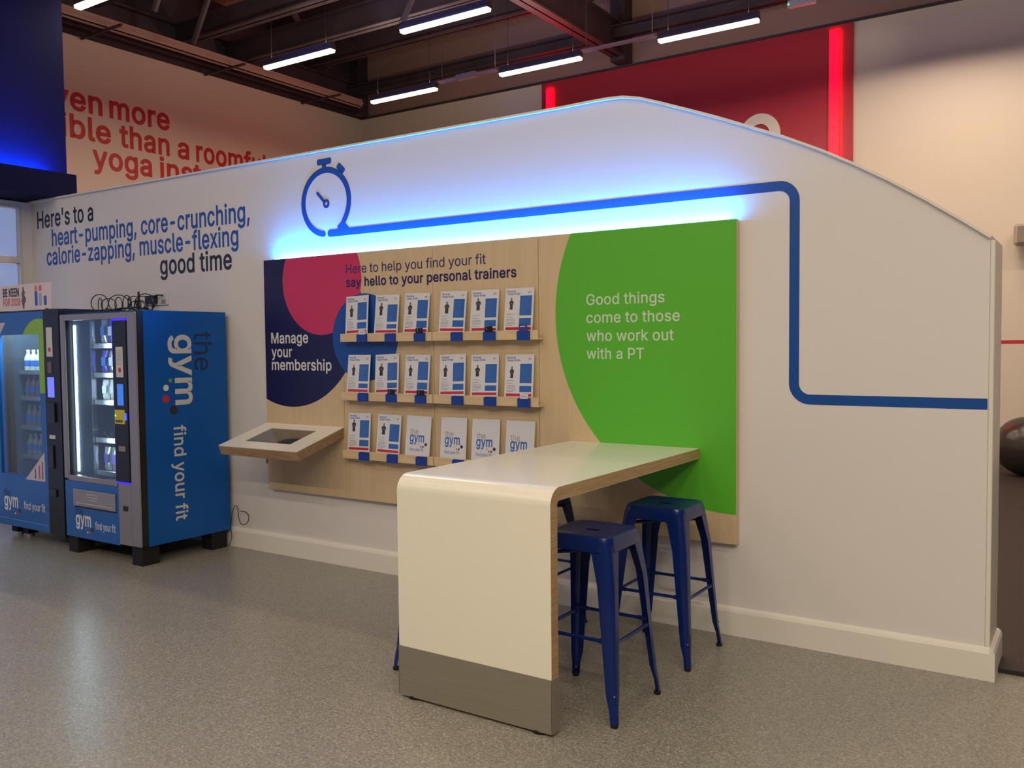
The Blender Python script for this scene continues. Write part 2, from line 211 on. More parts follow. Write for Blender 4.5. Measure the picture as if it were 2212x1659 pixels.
# ---------------------------------------------------------------- lettering: outlines of an open sans face
FONT = {"'":[206,[[78,318,95,318,75,381,70,509,73,445,92,509,136,509,114,509,133,445,128,318,131,381,112,318]]],",":[188,[[38,-119,53,-119,48,-56,68,71,58,8,91,71,137,71,114,71,119,8,84,-119,102,-56,69,-119]]],"-":[453,[[337,244,263,244,337,226,337,188,337,207,263,188,114,188,188,188,114,207,114,244,114,226,188,244]]],"0":[453,[[227,-7,264,-7,189,-7,130,24,157,3,103,45,69,113,83,74,55,152,48,254,48,199,48,309,69,395,55,356,83,434,130,484,104,464,157,505,227,516,189,516,264,516,323,484,296,505,350,464,384,395,370,434,398,356,405,254,405,309,405,199,384,113,398,152,370,74,323,24,350,45,297,3],[227,50,202,50,252,50,290,74,273,58,308,90,330,144,321,113,339,174,344,254,344,211,344,297,330,365,339,334,321,395,290,435,308,419,273,451,227,460,252,460,202,460,163,435,180,451,146,419,123,365,132,395,114,334,109,254,109,297,109,211,123,144,114,174,132,113,163,74,146,90,180,58]]],"1":[453,[[76,0,181,0,76,18,76,55,76,36,181,55,391,55,286,55,391,36,391,0,391,18,286,0],[276,509,250,509,276,339,276,0,276,170,255,0,212,0,234,0,212,149,212,448,212,299,211,448,209,448,210,448,168,418,86,358,127,388,86,381,86,427,86,404,123,454,198,509,161,481,224,509]]],"2":[453,[[64,0,172,0,64,16,64,47,64,32,121,108,234,229,177,168,254,249,282,282,270,267,295,298,311,327,304,313,317,341,320,371,320,356,320,390,308,419,316,405,299,432,273,449,288,442,259,456,224,460,242,460,204,460,172,447,187,456,158,439,139,413,147,428,131,399,127,362,127,382,107,362,66,362,86,362,66,392,86,442,72,419,100,465,143,496,119,483,167,509,225,516,194,516,255,516,306,497,282,509,329,484,361,445,348,467,374,424,381,372,381,399,381,354,371,318,378,335,364,300,336,259,353,280,319,237,267,180,296,211,229,140,153,60,191,100,153,59,153,57,153,58,231,57,389,57,310,57,389,38,389,0,389,19,281,0]]],"8":[453,[[226,-7,260,-7,192,-7,136,11,162,-1,109,24,74,62,89,40,59,83,52,135,52,108,52,157,65,195,56,177,74,213,101,241,86,229,116,253,153,265,133,261,153,265,153,267,153,266,128,273,93,308,108,287,78,329,70,380,70,353,70,406,90,450,77,429,104,470,146,498,122,486,169,510,226,516,196,516,256,516,306,498,283,510,329,486,361,450,348,470,375,429,382,380,382,406,382,353,359,308,374,329,344,287,300,267,325,273,300,266,300,265,300,265,319,261,351,241,336,253,366,229,387,195,378,213,396,177,401,135,401,157,401,108,378,62,393,83,364,40,317,11,343,24,291,-1],[226,49,204,49,249,49,285,60,268,53,301,68,323,91,314,78,332,105,337,139,337,121,337,158,322,189,332,174,313,203,283,223,300,214,266,231,226,235,247,235,205,235,169,223,186,231,152,214,130,189,139,203,120,174,115,139,115,158,115,121,129,91,120,105,138,78,167,60,151,68,184,53],[226,290,208,290,244,290,274,300,260,293,288,307,307,330,299,318,315,343,319,376,319,358,319,393,308,420,315,407,300,433,275,449,289,443,261,456,226,460,245,460,208,460,177,449,191,456,163,443,145,420,152,433,137,407,133,376,133,393,133,358,145,330,137,343,152,318,178,300,163,307,192,293]]],"B":[456,[[60,0,122,0,60,170,60,509,60,339,120,509,241,509,181,509,276,509,329,491,306,503,352,479,381,442,369,462,392,422,398,374,398,399,398,352,387,320,394,334,379,306,356,286,369,294,344,277,315,267,330,271,315,265,315,262,315,264,331,261,363,245,347,255,379,235,402,203,392,221,413,185,418,136,418,163,418,111,400,67,412,87,388,46,344,18,370,30,319,6,247,0,287,0,184,0],[125,57,125,115,165,57,245,57,205,57,284,57,330,80,313,65,347,95,355,137,355,114,355,154,342,184,351,170,334,198,306,218,321,209,290,227,248,231,271,231,207,231,125,231,166,231,125,173],[125,285,125,341,162,285,238,285,200,285,257,285,288,296,273,289,303,303,323,326,315,313,332,339,336,372,336,355,336,395,313,429,328,414,297,444,240,452,273,452,202,452,125,452,163,452,125,396]]],"E":[419,[[60,0,165,0,60,170,60,509,60,339,164,509,372,509,268,509,372,490,372,452,372,471,290,452,125,452,207,452,125,396,125,286,125,341,202,286,355,286,278,286,355,267,355,229,355,248,278,229,125,229,202,229,125,172,125,57,125,114,208,57,375,57,292,57,375,38,375,0,375,19,270,0]]],"F":[410,[[60,0,82,0,60,170,60,509,60,339,163,509,369,509,266,509,369,490,369,452,369,471,288,452,125,452,206,452,125,394,125,278,125,336,198,278,346,278,272,278,346,259,346,221,346,240,272,221,125,221,198,221,125,147,125,0,125,74,103,0]]],"G":[520,[[269,-7,309,-7,223,-7,149,25,184,4,115,46,69,116,88,77,50,155,40,254,40,201,40,308,69,393,50,354,88,432,149,484,115,462,183,505,265,516,221,516,292,516,340,504,317,512,364,496,403,469,385,484,422,454,449,416,437,437,461,396,474,349,470,373,452,349,408,349,430,349,403,365,387,393,396,380,379,406,356,427,368,417,344,436,315,448,330,444,300,453,265,456,283,456,235,456,183,432,208,448,159,417,125,364,139,394,111,334,103,254,103,297,103,211,125,145,111,175,140,115,184,76,159,92,209,61,269,53,237,53,297,53,345,71,323,59,367,83,396,123,384,101,409,146,415,202,415,172,421,201,434,199,428,200,384,199,283,199,333,199,283,218,283,256,283,237,348,256,478,256,413,256,478,237,478,200,478,219,478,158,451,91,469,122,433,60,377,19,408,36,345,2]]],"H":[517,[[60,0,82,0,60,170,60,509,60,339,82,509,125,509,103,509,125,435,125,289,125,362,214,289,392,289,303,289,392,362,392,509,392,435,414,509,457,509,435,509,457,339,457,0,457,170,435,0,392,0,414,0,392,77,392,232,392,155,303,232,125,232,214,232,125,155,125,0,125,77,103,0]]],"K":[467,[[104,145,146,189,104,169,104,216,104,193,116,232,139,261,128,247,151,275,174,303,162,290,187,317,212,344,199,331,262,399,364,509,313,454,392,509,448,509,420,509,376,431,231,276,304,353,230,276,228,276,229,276,187,233],[60,0,82,0,60,170,60,509,60,339,82,509,125,509,103,509,125,451,125,334,125,392,124,298,124,225,124,261,124,214,125,193,124,204,125,129,125,0,125,64,103,0],[372,0,398,0,311,86,188,259,249,173,201,276,228,309,215,293,302,206,449,0,375,103,423,0]]],"M":[628,[[60,0,81,0,60,170,60,509,60,339,91,509,152,509,121,509,193,402,277,187,235,294,280,180,287,159,284,170,291,148,299,123,295,136,303,110,311,84,307,97,315,71,322,49,319,59,317,49,307,49,312,49,310,59,318,83,314,70,322,95,330,121,326,108,334,134,342,158,338,147,346,170,352,187,349,179,394,294,476,509,435,402,507,509,568,509,537,509,568,339,568,0,568,170,547,0,504,0,525,0,504,97,504,291,504,194,504,302,504,327,504,314,505,340,505,369,505,354,505,383,506,413,506,398,506,428,507,457,507,443,509,457,513,457,511,457,508,441,498,409,503,426,492,393,482,363,487,378,477,348,467,322,472,334,463,309,456,291,459,299,418,194,342,0,380,97,323,0,286,0,305,0,248,97,170,291,209,194,167,299,159,321,163,309,155,333,145,361,150,346,140,376,129,408,135,391,124,424,112,457,118,441,114,457,119,457,117,457,119,444,120,416,120,431,120,401,121,372,121,387,121,357,122,328,121,342,122,315,122,291,122,302,122,194,122,0,122,97,101,0]]],"N":[523,[[60,0,82,0,60,170,60,509,60,339,85,509,136,509,111,509,205,400,343,183,274,291,349,174,363,151,355,164,370,138,388,107,379,123,396,90,414,55,405,73,411,55,405,54,408,54,403,72,401,108,401,90,400,126,399,157,399,142,399,172,399,195,399,185,399,300,399,509,399,404,420,509,463,509,442,509,463,339,463,0,463,170,438,0,387,0,412,0,325,97,202,290,264,193,194,303,177,331,186,316,169,345,148,381,159,362,137,400,108,452,123,424,111,453,119,454,115,453,120,428,122,384,121,405,123,362,124,328,124,344,125,312,125,291,125,300,125,194,125,0,125,97,103,0]]],"O":[533,[[267,-7,311,-7,223,-7,150,25,184,4,116,46,70,115,90,76,50,154,40,254,40,201,40,308,70,393,50,354,90,432,150,484,116,462,184,505,267,516,223,516,311,516,384,484,350,505,418,462,464,393,444,432,483,354,493,254,493,308,493,201,464,115,483,154,444,76,384,25,418,46,350,4],[267,53,236,53,297,53,349,76,325,61,374,91,408,144,394,114,423,174,430,254,430,211,430,298,408,365,423,335,394,395,349,433,374,417,325,448,267,456,297,456,236,456,184,433,209,448,159,417,125,364,140,394,111,334,103,254,103,297,103,211,125,144,111,174,140,114,184,76,159,92,209,61]]],"P":[445,[[60,0,82,0,60,170,60,509,60,339,118,509,235,509,177,509,274,509,332,487,307,502,358,473,390,430,377,454,402,405,409,348,409,378,409,317,390,265,402,290,377,241,332,207,358,222,307,193,235,186,274,186,193,186,109,186,151,186,109,205,109,242,109,224,150,242,233,242,191,242,259,242,297,256,281,247,313,265,333,294,325,278,341,310,344,348,344,328,344,368,333,402,341,386,325,417,297,439,313,430,280,448,232,452,259,452,196,452,125,452,160,452,125,301,125,0,125,151,103,0]]],"R":[449,[[60,0,82,0,60,170,60,509,60,339,119,509,236,509,177,509,275,509,333,489,307,502,359,475,390,433,378,457,403,410,409,352,409,382,409,321,390,271,403,295,378,248,333,217,359,230,307,204,236,198,275,198,189,198,96,198,143,198,96,217,96,255,96,236,142,255,234,255,188,255,260,255,298,267,281,259,314,275,334,300,326,286,341,315,345,352,345,332,345,372,334,405,341,390,326,420,298,440,314,431,281,448,233,452,259,452,197,452,125,452,161,452,125,301,125,0,125,151,103,0],[353,0,378,0,312,76,230,229,271,153,254,229,303,229,279,229,344,153,428,0,386,76,403,0]]],"T":[449,[[32,452,85,452,32,471,32,509,32,490,160,509,417,509,288,509,417,490,417,452,417,471,363,452,257,452,310,452,257,301,257,0,257,151,235,0,193,0,214,0,193,151,193,452,193,301,139,452]]],"a":[389,[[160,-9,182,-9,136,-9,94,5,114,-4,75,14,48,45,59,27,36,62,30,108,30,83,30,130,43,161,35,147,52,175,78,193,63,185,92,201,125,211,108,207,143,215,178,220,160,218,201,223,234,227,219,225,248,228,265,235,258,231,272,239,276,255,276,245,276,255,276,257,276,256,276,272,267,297,273,286,261,308,240,322,252,316,228,328,196,331,213,331,178,331,149,322,162,328,136,317,118,301,126,309,110,292,100,274,104,283,80,280,41,291,61,285,50,314,79,346,62,332,95,360,133,375,113,369,153,381,194,384,173,384,208,384,239,379,223,383,255,376,286,360,271,370,301,351,322,320,313,338,332,303,337,251,337,280,337,168,337,0,337,84,317,0,277,0,297,0,277,17,277,52,277,35,275,52,272,52,274,52,268,43,252,25,261,34,243,15,215,1,230,7,200,-5],[170,45,155,45,193,45,228,59,212,50,243,68,263,93,255,79,271,107,276,138,276,122,276,155,276,190,276,173,273,187,259,182,268,184,251,180,231,176,242,178,221,174,200,171,210,172,190,170,175,168,182,169,161,166,134,159,147,163,121,154,103,139,111,148,96,131,92,105,92,119,92,92,102,72,95,81,109,63,130,52,118,57,142,48]]],"b":[424,[[229,-8,261,-8,206,-8,172,4,187,-4,158,12,138,31,146,21,129,42,118,59,123,51,116,59,112,59,114,59,112,39,112,0,112,20,92,0,53,0,72,0,53,170,53,509,53,339,73,509,114,509,93,509,114,446,114,319,114,382,115,319,118,319,117,319,123,327,137,346,129,336,145,356,171,373,157,365,186,381,229,384,205,384,261,384,313,361,289,376,337,345,370,293,356,322,383,263,390,189,390,229,390,149,370,84,383,114,356,55,313,16,337,32,289,0],[220,47,197,47,244,47,279,66,263,53,295,78,316,117,308,95,324,138,328,189,328,162,328,216,316,261,324,240,308,282,280,311,296,299,264,324,220,330,244,330,197,330,161,312,177,324,145,300,125,263,133,284,117,242,113,189,113,217,113,161,125,115,117,136,133,94,162,65,146,77,178,53]]],"c":[396,[[207,-8,226,-8,173,-8,117,16,143,0,91,33,56,85,71,56,41,114,34,187,34,149,34,227,56,291,41,262,71,321,117,360,91,343,143,376,207,384,173,384,226,384,260,377,243,382,276,372,305,356,292,365,319,347,340,322,330,335,350,309,362,277,357,294,342,272,303,262,322,267,300,272,290,289,296,281,285,297,270,311,278,305,262,317,242,325,253,322,232,328,207,330,220,330,182,330,145,310,161,323,129,297,108,258,116,280,100,237,96,187,96,213,96,162,108,117,100,139,116,96,145,66,129,79,161,53,207,46,182,46,220,46,243,52,232,48,253,55,271,66,263,60,279,72,292,89,286,80,297,97,304,117,301,107,324,112,363,102,343,107,358,85,341,56,351,70,332,43,306,21,320,31,293,12,261,-1,277,4,244,-6]]],"d":[424,[[195,-8,219,-8,164,-8,111,16,136,0,87,32,55,84,68,55,41,114,34,189,34,149,34,229,55,293,41,263,69,322,112,361,88,345,136,376,196,384,164,384,219,384,253,373,238,381,268,365,287,346,279,356,296,336,306,319,302,327,308,319,311,319,309,319,311,382,311,509,311,446,331,509,372,509,351,509,372,339,372,0,372,170,352,0,313,0,332,0,313,20,313,59,313,39,311,59,307,59,309,59,302,51,287,31,295,42,278,21,252,4,267,12,238,-4],[205,47,181,47,227,47,263,65,247,53,279,77,299,115,291,94,308,136,312,189,312,161,312,217,300,263,308,242,292,284,263,312,279,300,247,324,205,330,228,330,181,330,145,311,161,324,129,299,108,261,116,282,100,240,96,189,96,216,96,162,109,117,100,138,117,95,145,66,129,78,161,53]]],"e":[404,[[212,-8,238,-8,175,-8,117,16,143,0,90,33,56,85,70,56,41,114,34,187,34,148,34,226,55,290,41,260,69,319,115,359,89,343,141,376,205,384,171,384,226,384,266,374,246,381,285,367,319,341,303,356,335,326,357,282,348,306,366,258,371,194,371,228,371,186,371,169,371,178,272,169,75,169,174,169,75,187,75,221,75,204,163,221,338,221,250,221,329,215,310,202,319,208,310,227,298,269,306,249,290,288,263,314,278,303,247,325,205,330,228,330,182,330,146,313,163,325,130,302,109,270,118,288,100,251,96,211,96,232,96,200,96,178,96,189,96,150,110,106,101,126,120,87,151,61,134,72,168,51,212,46,189,46,228,46,254,53,241,48,266,57,285,73,277,64,294,82,306,105,301,93,325,101,365,91,345,96,359,71,335,39,349,54,321,24,283,4,303,13,262,-4]]],"f":[254,[[228,379,154,379,228,362,228,327,228,344,154,327,6,327,80,327,6,344,6,379,6,362,80,379],[81,0,101,0,81,144,81,432,81,288,81,453,96,486,86,471,106,500,135,519,119,511,152,526,187,530,169,530,201,530,222,527,213,529,232,525,243,521,238,523,238,503,227,468,233,486,224,470,215,472,220,471,210,473,195,474,203,474,176,474,154,460,163,469,146,451,142,419,142,437,142,279,142,0,142,140,121,0]]],"g":[425,[[207,-151,238,-151,179,-151,134,-140,155,-147,113,-132,82,-110,96,-123,69,-98,51,-69,58,-84,67,-60,101,-41,84,-50,107,-49,122,-66,113,-57,130,-75,154,-88,141,-82,168,-94,207,-97,186,-97,238,-97,282,-75,263,-90,302,-60,311,-6,311,-37,311,19,311,68,311,44,310,68,306,68,308,68,301,60,287,41,295,51,278,32,252,16,267,23,238,8,195,5,219,5,164,5,113,27,137,12,88,41,55,90,69,62,41,118,34,191,34,152,34,230,55,293,41,264,69,322,112,361,88,345,137,376,196,384,165,384,220,384,253,373,239,381,268,365,288,346,280,356,297,336,308,319,303,327,309,319,313,319,311,319,313,339,313,379,313,359,333,379,372,379,353,379,372,250,372,-9,372,121,372,-42,350,-90,365,-69,335,-111,291,-136,316,-126,266,-146],[205,59,181,59,228,59,264,75,248,64,280,86,300,121,292,101,308,141,312,193,312,165,312,220,300,264,308,243,292,284,264,312,280,301,248,324,205,330,228,330,181,330,145,312,161,324,129,299,109,262,117,283,100,242,96,193,96,219,96,166,109,123,100,143,117,103,145,76,129,87,162,65]]],"h":[410,[[114,227,114,249,114,151,114,0,114,76,93,0,53,0,73,0,53,170,53,509,53,339,73,509,114,509,93,509,114,435,114,287,114,361,110,287,102,287,106,287,114,322,152,362,131,347,174,377,227,384,199,384,253,384,295,369,276,379,315,358,341,321,330,342,352,299,357,240,357,273,357,160,357,0,357,80,337,0,296,0,316,0,296,78,296,235,296,157,296,265,273,304,288,288,258,321,210,329,237,329,192,329,161,317,175,325,146,309,126,283,135,298,118,267]]],"i":[167,[[53,0,73,0,53,126,53,379,53,253,73,379,114,379,93,379,114,253,114,0,114,126,93,0],[84,443,95,443,72,443,54,455,62,447,45,462,41,483,41,472,41,494,54,512,45,504,62,520,84,524,72,524,95,524,114,512,106,520,122,504,126,483,126,494,126,472,114,455,122,462,106,447]]],"k":[381,[[110,137,132,158,110,162,110,212,110,187,113,212,121,212,117,212,175,268,284,379,230,323,310,379,360,379,335,379,301,319,184,199,243,259,182,199,177,199,179,199,155,178],[53,0,73,0,53,170,53,509,53,339,73,509,114,509,93,509,114,339,114,0,114,170,93,0],[294,0,320,0,245,62,148,186,197,124,162,200,191,229,177,214,252,152,372,0,312,76,346,0]]],"l":[189,[[139,-2,147,-2,110,-2,74,20,88,5,60,35,53,84,53,57,53,226,53,509,53,367,73,509,114,509,93,509,114,372,114,99,114,235,114,81,120,62,116,69,125,55,146,52,133,52,152,52,160,53,157,52,164,53,170,54,167,54,173,37,181,3,177,20,175,1,162,-1,169,0,154,-2]]],"m":[610,[[53,0,73,0,53,126,53,379,53,253,72,379,112,379,92,379,112,351,112,295,112,323,111,295,108,295,109,295,113,316,132,346,121,332,144,359,172,376,157,369,187,383,219,386,203,386,247,386,287,361,270,378,305,344,321,295,316,322,318,295,312,295,315,295,317,313,337,343,325,329,349,357,381,375,364,367,398,382,437,386,416,386,459,386,497,372,479,381,515,362,541,328,530,348,551,309,557,255,557,285,557,170,557,0,557,85,536,0,496,0,516,0,496,85,496,254,496,169,496,281,473,313,488,301,457,325,419,330,439,330,402,330,374,320,387,327,362,313,345,290,352,303,339,278,335,247,335,263,335,165,335,0,335,82,315,0,274,0,295,0,274,87,274,260,274,173,274,281,253,311,267,298,239,324,199,330,221,330,185,330,158,320,171,327,144,313,126,289,134,303,118,276,114,238,114,258,114,159,114,0,114,79,93,0]]],"n":[410,[[114,227,114,249,114,151,114,0,114,76,93,0,53,0,73,0,53,126,53,379,53,253,72,379,112,379,92,379,112,349,112,287,112,318,109,287,102,287,106,287,114,322,152,362,131,347,174,377,227,384,199,384,253,384,295,369,276,379,314,358,341,321,330,342,352,299,357,240,357,273,357,160,357,0,357,80,337,0,296,0,316,0,296,78,296,235,296,157,296,265,273,304,288,288,258,321,210,329,237,329,192,329,161,317,175,325,146,309,126,283,135,298,118,267]]],"o":[415,[[207,-8,242,-8,173,-8,117,16,143,0,91,33,56,85,71,56,41,114,34,187,34,149,34,227,56,291,41,262,71,321,117,360,91,343,143,376,207,384,173,384,242,384,299,360,273,376,325,343,359,291,345,321,374,262,381,187,381,227,381,149,359,85,374,114,345,56,299,16,325,33,273,0],[207,46,182,46,233,46,270,66,254,53,287,79,307,117,299,96,315,139,319,187,319,162,319,213,307,258,315,236,299,280,270,310,287,297,254,323,207,330,233,330,182,330,145,310,161,323,129,297,108,258,116,280,100,237,96,187,96,213,96,162,108,117,100,139,116,96,145,66,129,79,161,53]]],"p":[424,[[53,-143,73,-143,53,31,53,379,53,205,72,379,112,379,92,379,112,359,112,319,112,339,114,319,118,319,116,319,123,327,137,346,129,336,145,356,171,373,157,365,186,381,229,384,205,384,261,384,313,361,289,376,337,345,370,293,356,322,383,263,390,189,390,229,390,149,370,84,383,114,356,55,313,16,337,32,289,0,229,-8,261,-8,206,-8,173,4,187,-4,158,12,138,31,146,21,130,42,118,59,123,51,117,59,114,59,115,59,114,-8,114,-143,114,-76,93,-143],[220,47,197,47,244,47,279,66,263,53,295,78,316,117,308,95,324,138,328,189,328,162,328,216,316,261,324,240,308,282,280,311,296,299,264,324,220,330,244,330,197,330,161,312,177,324,145,300,125,263,133,284,117,242,113,189,113,217,113,161,125,115,117,136,133,94,162,65,146,77,178,53]]],"r":[259,[[53,0,73,0,53,126,53,379,53,253,72,379,112,379,92,379,112,360,112,321,112,340,113,321,115,321,114,321,122,340,152,367,135,355,170,379,213,385,190,385,218,385,229,384,223,385,235,384,243,384,240,384,243,363,243,322,243,343,242,323,230,324,237,323,223,325,207,326,215,326,189,326,159,315,173,322,145,307,126,284,134,297,118,270,114,237,114,255,114,158,114,0,114,79,93,0]]],"s":[365,[[182,-8,211,-8,156,-8,112,3,133,-4,92,11,62,38,75,23,49,53,36,94,40,72,55,98,94,107,74,102,99,86,124,60,109,70,139,50,181,45,158,45,208,45,244,62,229,51,260,74,268,103,268,87,268,116,254,136,263,127,245,144,212,155,231,151,191,160,149,170,170,165,115,178,72,208,89,191,55,225,47,274,47,247,47,296,65,332,53,315,77,348,115,370,94,361,136,380,187,384,160,384,213,384,254,372,235,380,272,365,299,339,287,353,310,325,324,290,319,309,305,286,268,277,287,281,263,292,243,316,255,304,230,327,187,333,212,333,165,333,131,317,146,327,116,306,109,277,109,293,109,263,124,243,114,252,134,235,172,223,150,228,191,218,229,209,210,214,264,201,306,171,290,188,323,154,331,107,331,133,331,84,312,47,325,64,300,30,260,6,282,16,237,-3]]],"t":[227,[[204,379,138,379,204,362,204,327,204,344,138,327,6,327,72,327,6,344,6,379,6,362,72,379],[65,471,65,345,85,471,126,471,106,471,126,347,126,98,126,222,126,81,136,61,129,69,143,54,170,50,154,50,174,50,185,51,179,50,191,52,202,54,197,53,206,36,213,2,209,19,207,0,192,-3,200,-2,184,-4,168,-4,176,-4,136,-4,92,21,110,4,74,38,65,93,65,62,65,219]]],"u":[410,[[182,-5,211,-5,157,-5,115,11,134,0,95,21,69,59,80,37,58,80,53,139,53,107,53,219,53,379,53,299,73,379,114,379,93,379,114,301,114,144,114,222,114,114,137,75,121,91,152,58,200,50,173,50,218,50,249,62,235,54,264,70,283,97,275,81,292,112,296,153,296,131,296,228,296,379,296,304,316,379,357,379,337,379,357,253,357,0,357,126,337,0,298,0,318,0,298,31,298,92,298,61,301,92,307,92,304,92,295,57,257,17,279,32,235,2]]],"v":[389,[[163,0,184,0,114,126,17,379,66,253,40,379,84,379,62,379,111,305,165,155,138,230,174,132,187,87,181,110,193,64,206,21,199,42,198,21,184,21,191,21,191,42,203,87,197,64,209,110,224,155,216,132,251,230,305,379,278,305,327,379,371,379,349,379,323,253,226,0,275,126,205,0]]],"w":[567,[[138,0,158,0,99,126,23,379,61,253,44,379,87,379,66,379,103,324,133,214,118,269,140,191,154,137,147,165,161,108,175,41,168,76,172,41,165,41,168,41,172,75,186,135,179,106,193,163,206,214,199,190,221,269,252,379,237,324,273,379,316,379,295,379,332,324,362,214,347,269,368,190,382,136,375,164,388,107,402,41,395,76,399,41,391,41,395,41,399,75,413,135,406,107,420,164,434,214,427,190,449,269,480,379,465,324,502,379,545,379,523,379,506,253,429,0,468,126,409,0,368,0,389,0,352,57,319,172,335,114,314,189,305,225,309,207,300,243,291,280,295,261,286,299,277,338,281,318,281,338,291,338,286,338,286,319,277,280,281,299,272,261,263,225,267,243,258,206,248,172,253,189,231,114,199,0,215,57,178,0]]],"x":[379,[[21,0,44,0,71,73,171,218,121,145,171,202,171,171,171,187,124,240,29,379,76,310,52,379,100,379,76,379,116,355,147,306,132,330,160,287,179,253,170,270,188,237,207,206,198,221,197,206,175,206,186,206,185,221,202,253,194,237,211,270,233,306,221,287,249,330,282,379,266,355,305,379,352,379,328,379,304,309,209,169,256,239,209,184,209,214,209,199,258,143,358,0,308,71,334,0,287,0,310,0,268,28,231,85,249,57,219,103,200,136,209,120,191,152,173,182,182,167,183,182,205,182,194,182,195,167,178,136,186,152,170,120,148,85,160,103,129,57,91,0,110,28,68,0]]],"y":[389,[[47,-139,51,-140,52,-121,61,-86,57,-103,65,-86,71,-87,68,-87,83,-90,104,-89,94,-91,114,-87,130,-74,122,-82,138,-66,151,-36,145,-53,155,-24,163,-1,159,-13,114,126,17,379,66,252,40,379,84,379,62,379,111,305,165,155,138,230,174,132,187,87,181,109,193,64,206,21,199,42,198,21,184,21,191,21,190,42,202,87,196,64,209,110,224,155,216,132,251,230,305,379,278,305,327,379,371,379,349,379,316,234,204,-58,260,88,196,-78,177,-107,187,-94,166,-120,139,-136,153,-129,125,-142,91,-145,109,-145,81,-145,65,-143,72,-144,57,-142]]],"z":[380,[[42,0,141,0,42,15,42,46,42,30,112,137,254,320,183,228,254,321,254,323,254,322,185,323,48,323,117,323,48,342,48,379,48,361,143,379,333,379,238,379,333,363,333,331,333,347,264,241,126,60,195,150,126,59,126,56,126,58,197,56,339,56,268,56,339,38,339,0,339,19,240,0]]]," ":[188,[]]}
_glyph_cache = {}
def text_geo(s, bold):
    """2D filled mesh of a line of text, em = 1"""
    key = (s, bold)
    if key in _glyph_cache: return _glyph_cache[key]
    x = 0.0; V = []; F = []
    for gi, ch in enumerate(s):
        adv, sps = FONT[ch]; CT = []
        for L in sps:
            k = len(L)//6; Q = []
            for i in range(k):
                a = L[i*6:i*6+6]; b = L[((i+1) % k)*6:((i+1) % k)*6+6]
                p0, p1, p2, p3 = Vector(a[0:2]), Vector(a[4:6]), Vector(b[2:4]), Vector(b[0:2])
                straight = (p3-p0).length == 0 or (abs((p1-p0).cross(p3-p0)) < 60 and abs((p2-p0).cross(p3-p0)) < 60)
                for t in ((0,) if straight else (0, .25, .5, .75)):
                    q = p0*(1-t)**3+p1*3*t*(1-t)**2+p2*3*t*t*(1-t)+p3*t**3
                    if not Q or (q-Q[-1]).length > 1.5: Q.append(q)
            if (Q[0]-Q[-1]).length < 1.5: Q.pop()
            CT.append(Q)
        if CT:      # triangulate and keep what lies inside (non-zero winding)
            pts = [q for Q in CT for q in Q]; E = []; n0 = 0
            for Q in CT: E += [(n0+i, n0+(i+1) % len(Q)) for i in range(len(Q))]; n0 += len(Q)
            vo_, _, fo_, _, _, _ = delaunay_2d_cdt(pts, E, [], 0, 0.01)
            n = len(V); V += [(x+p.x/1000, p.y/1000, 0.0) for p in vo_]
            for t in fo_:
                c = sum((vo_[i] for i in t), Vector((0, 0)))/3; wn_ = 0
                for Q in CT:
                    for i in range(len(Q)):
                        p, q = Q[i-1], Q[i]
                        if (p.y <= c.y) != (q.y <= c.y):
                            if p.x+(c.y-p.y)/(q.y-p.y)*(q.x-p.x) > c.x: wn_ += 1 if q.y > p.y else -1
                if wn_: F.append(tuple(n+i for i in t))
        if bold:      # a heavier weight: a band along every outline, a hair behind the face of the letter
            for qi, Q in enumerate(CT):
                kk = len(Q); n = len(V)
                for i in range(kk):
                    d1 = (Q[i]-Q[i-1]).normalized(); d2 = (Q[(i+1) % kk]-Q[i]).normalized()
                    nn = Vector((-(d1.y+d2.y), d1.x+d2.x))
                    nn = nn.normalized() if nn.length > 0.1 else Vector((-d1.y, d1.x))
                    c = max(abs(nn.dot(Vector((-d1.y, d1.x)))), 0.6); w_ = bold*1000/c
                    for s_ in (1, -1): V.append((x+(Q[i].x+nn.x*w_*s_)/1000, (Q[i].y+nn.y*w_*s_)/1000, -1.0-qi*0.6-(gi % 2)*0.3))
                for i in range(kk):
                    j = (i+1) % kk; F.append((n+2*i, n+2*j, n+2*j+1, n+2*i+1))
        x += adv/1000 + bold*0.9
    xs = [p[0] for p in V]
    g = (V, F, min(xs), max(xs)); _glyph_cache[key] = g
    return g
CAP = 0.509
def lettering(s, fn, u0, u1, vb, cap, m, parent=None, bold=0.0, off=None, h=0.0012, name='lettering', anchor='fit'):
    """text between u0 and u1 (fit), baseline vb, capital height cap, lying on the surface fn"""
    V, F, a, b = text_geo(s, bold)
    ks = cap/CAP
    if anchor == 'fit': kx = (u1-u0)/(b-a); x0 = u0
    elif anchor == 'left': kx = ks*(u1 or 1); x0 = u0
    else: kx = ks; x0 = u1-(b-a)*kx
    me = bpy.data.meshes.new(name)
    vs = [fn(x0+(p[0]-a)*kx, vb+p[1]*ks, h*(1+p[2]*0.15)) for p in V]
    if off is not None: vs = [(q[0]-off[0], q[1]-off[1], q[2]-off[2]) for q in vs]
    me.from_pydata(vs, [], F); me.materials.append(m)
    o = bpy.data.objects.new(name, me); C.objects.link(o)
    if parent is not None: o.parent = parent
    return o
# ---------------------------------------------------------------- the setting
fm = floor_mat()
struct(B(-14, 7, -10, 0.125, -0.1, 0).build('floor', fm)); 
GYMFLOOR = mat('rubber_gym_floor', (46, 41, 38), 0.75, noise=((34, 30, 29), 60, (1, 1, 1)), bump=0.3, bscale=200)
struct(B(-12, 7, 0.127, 8.3, -0.1, 0.02).build('floor_gym', GYMFLOOR))

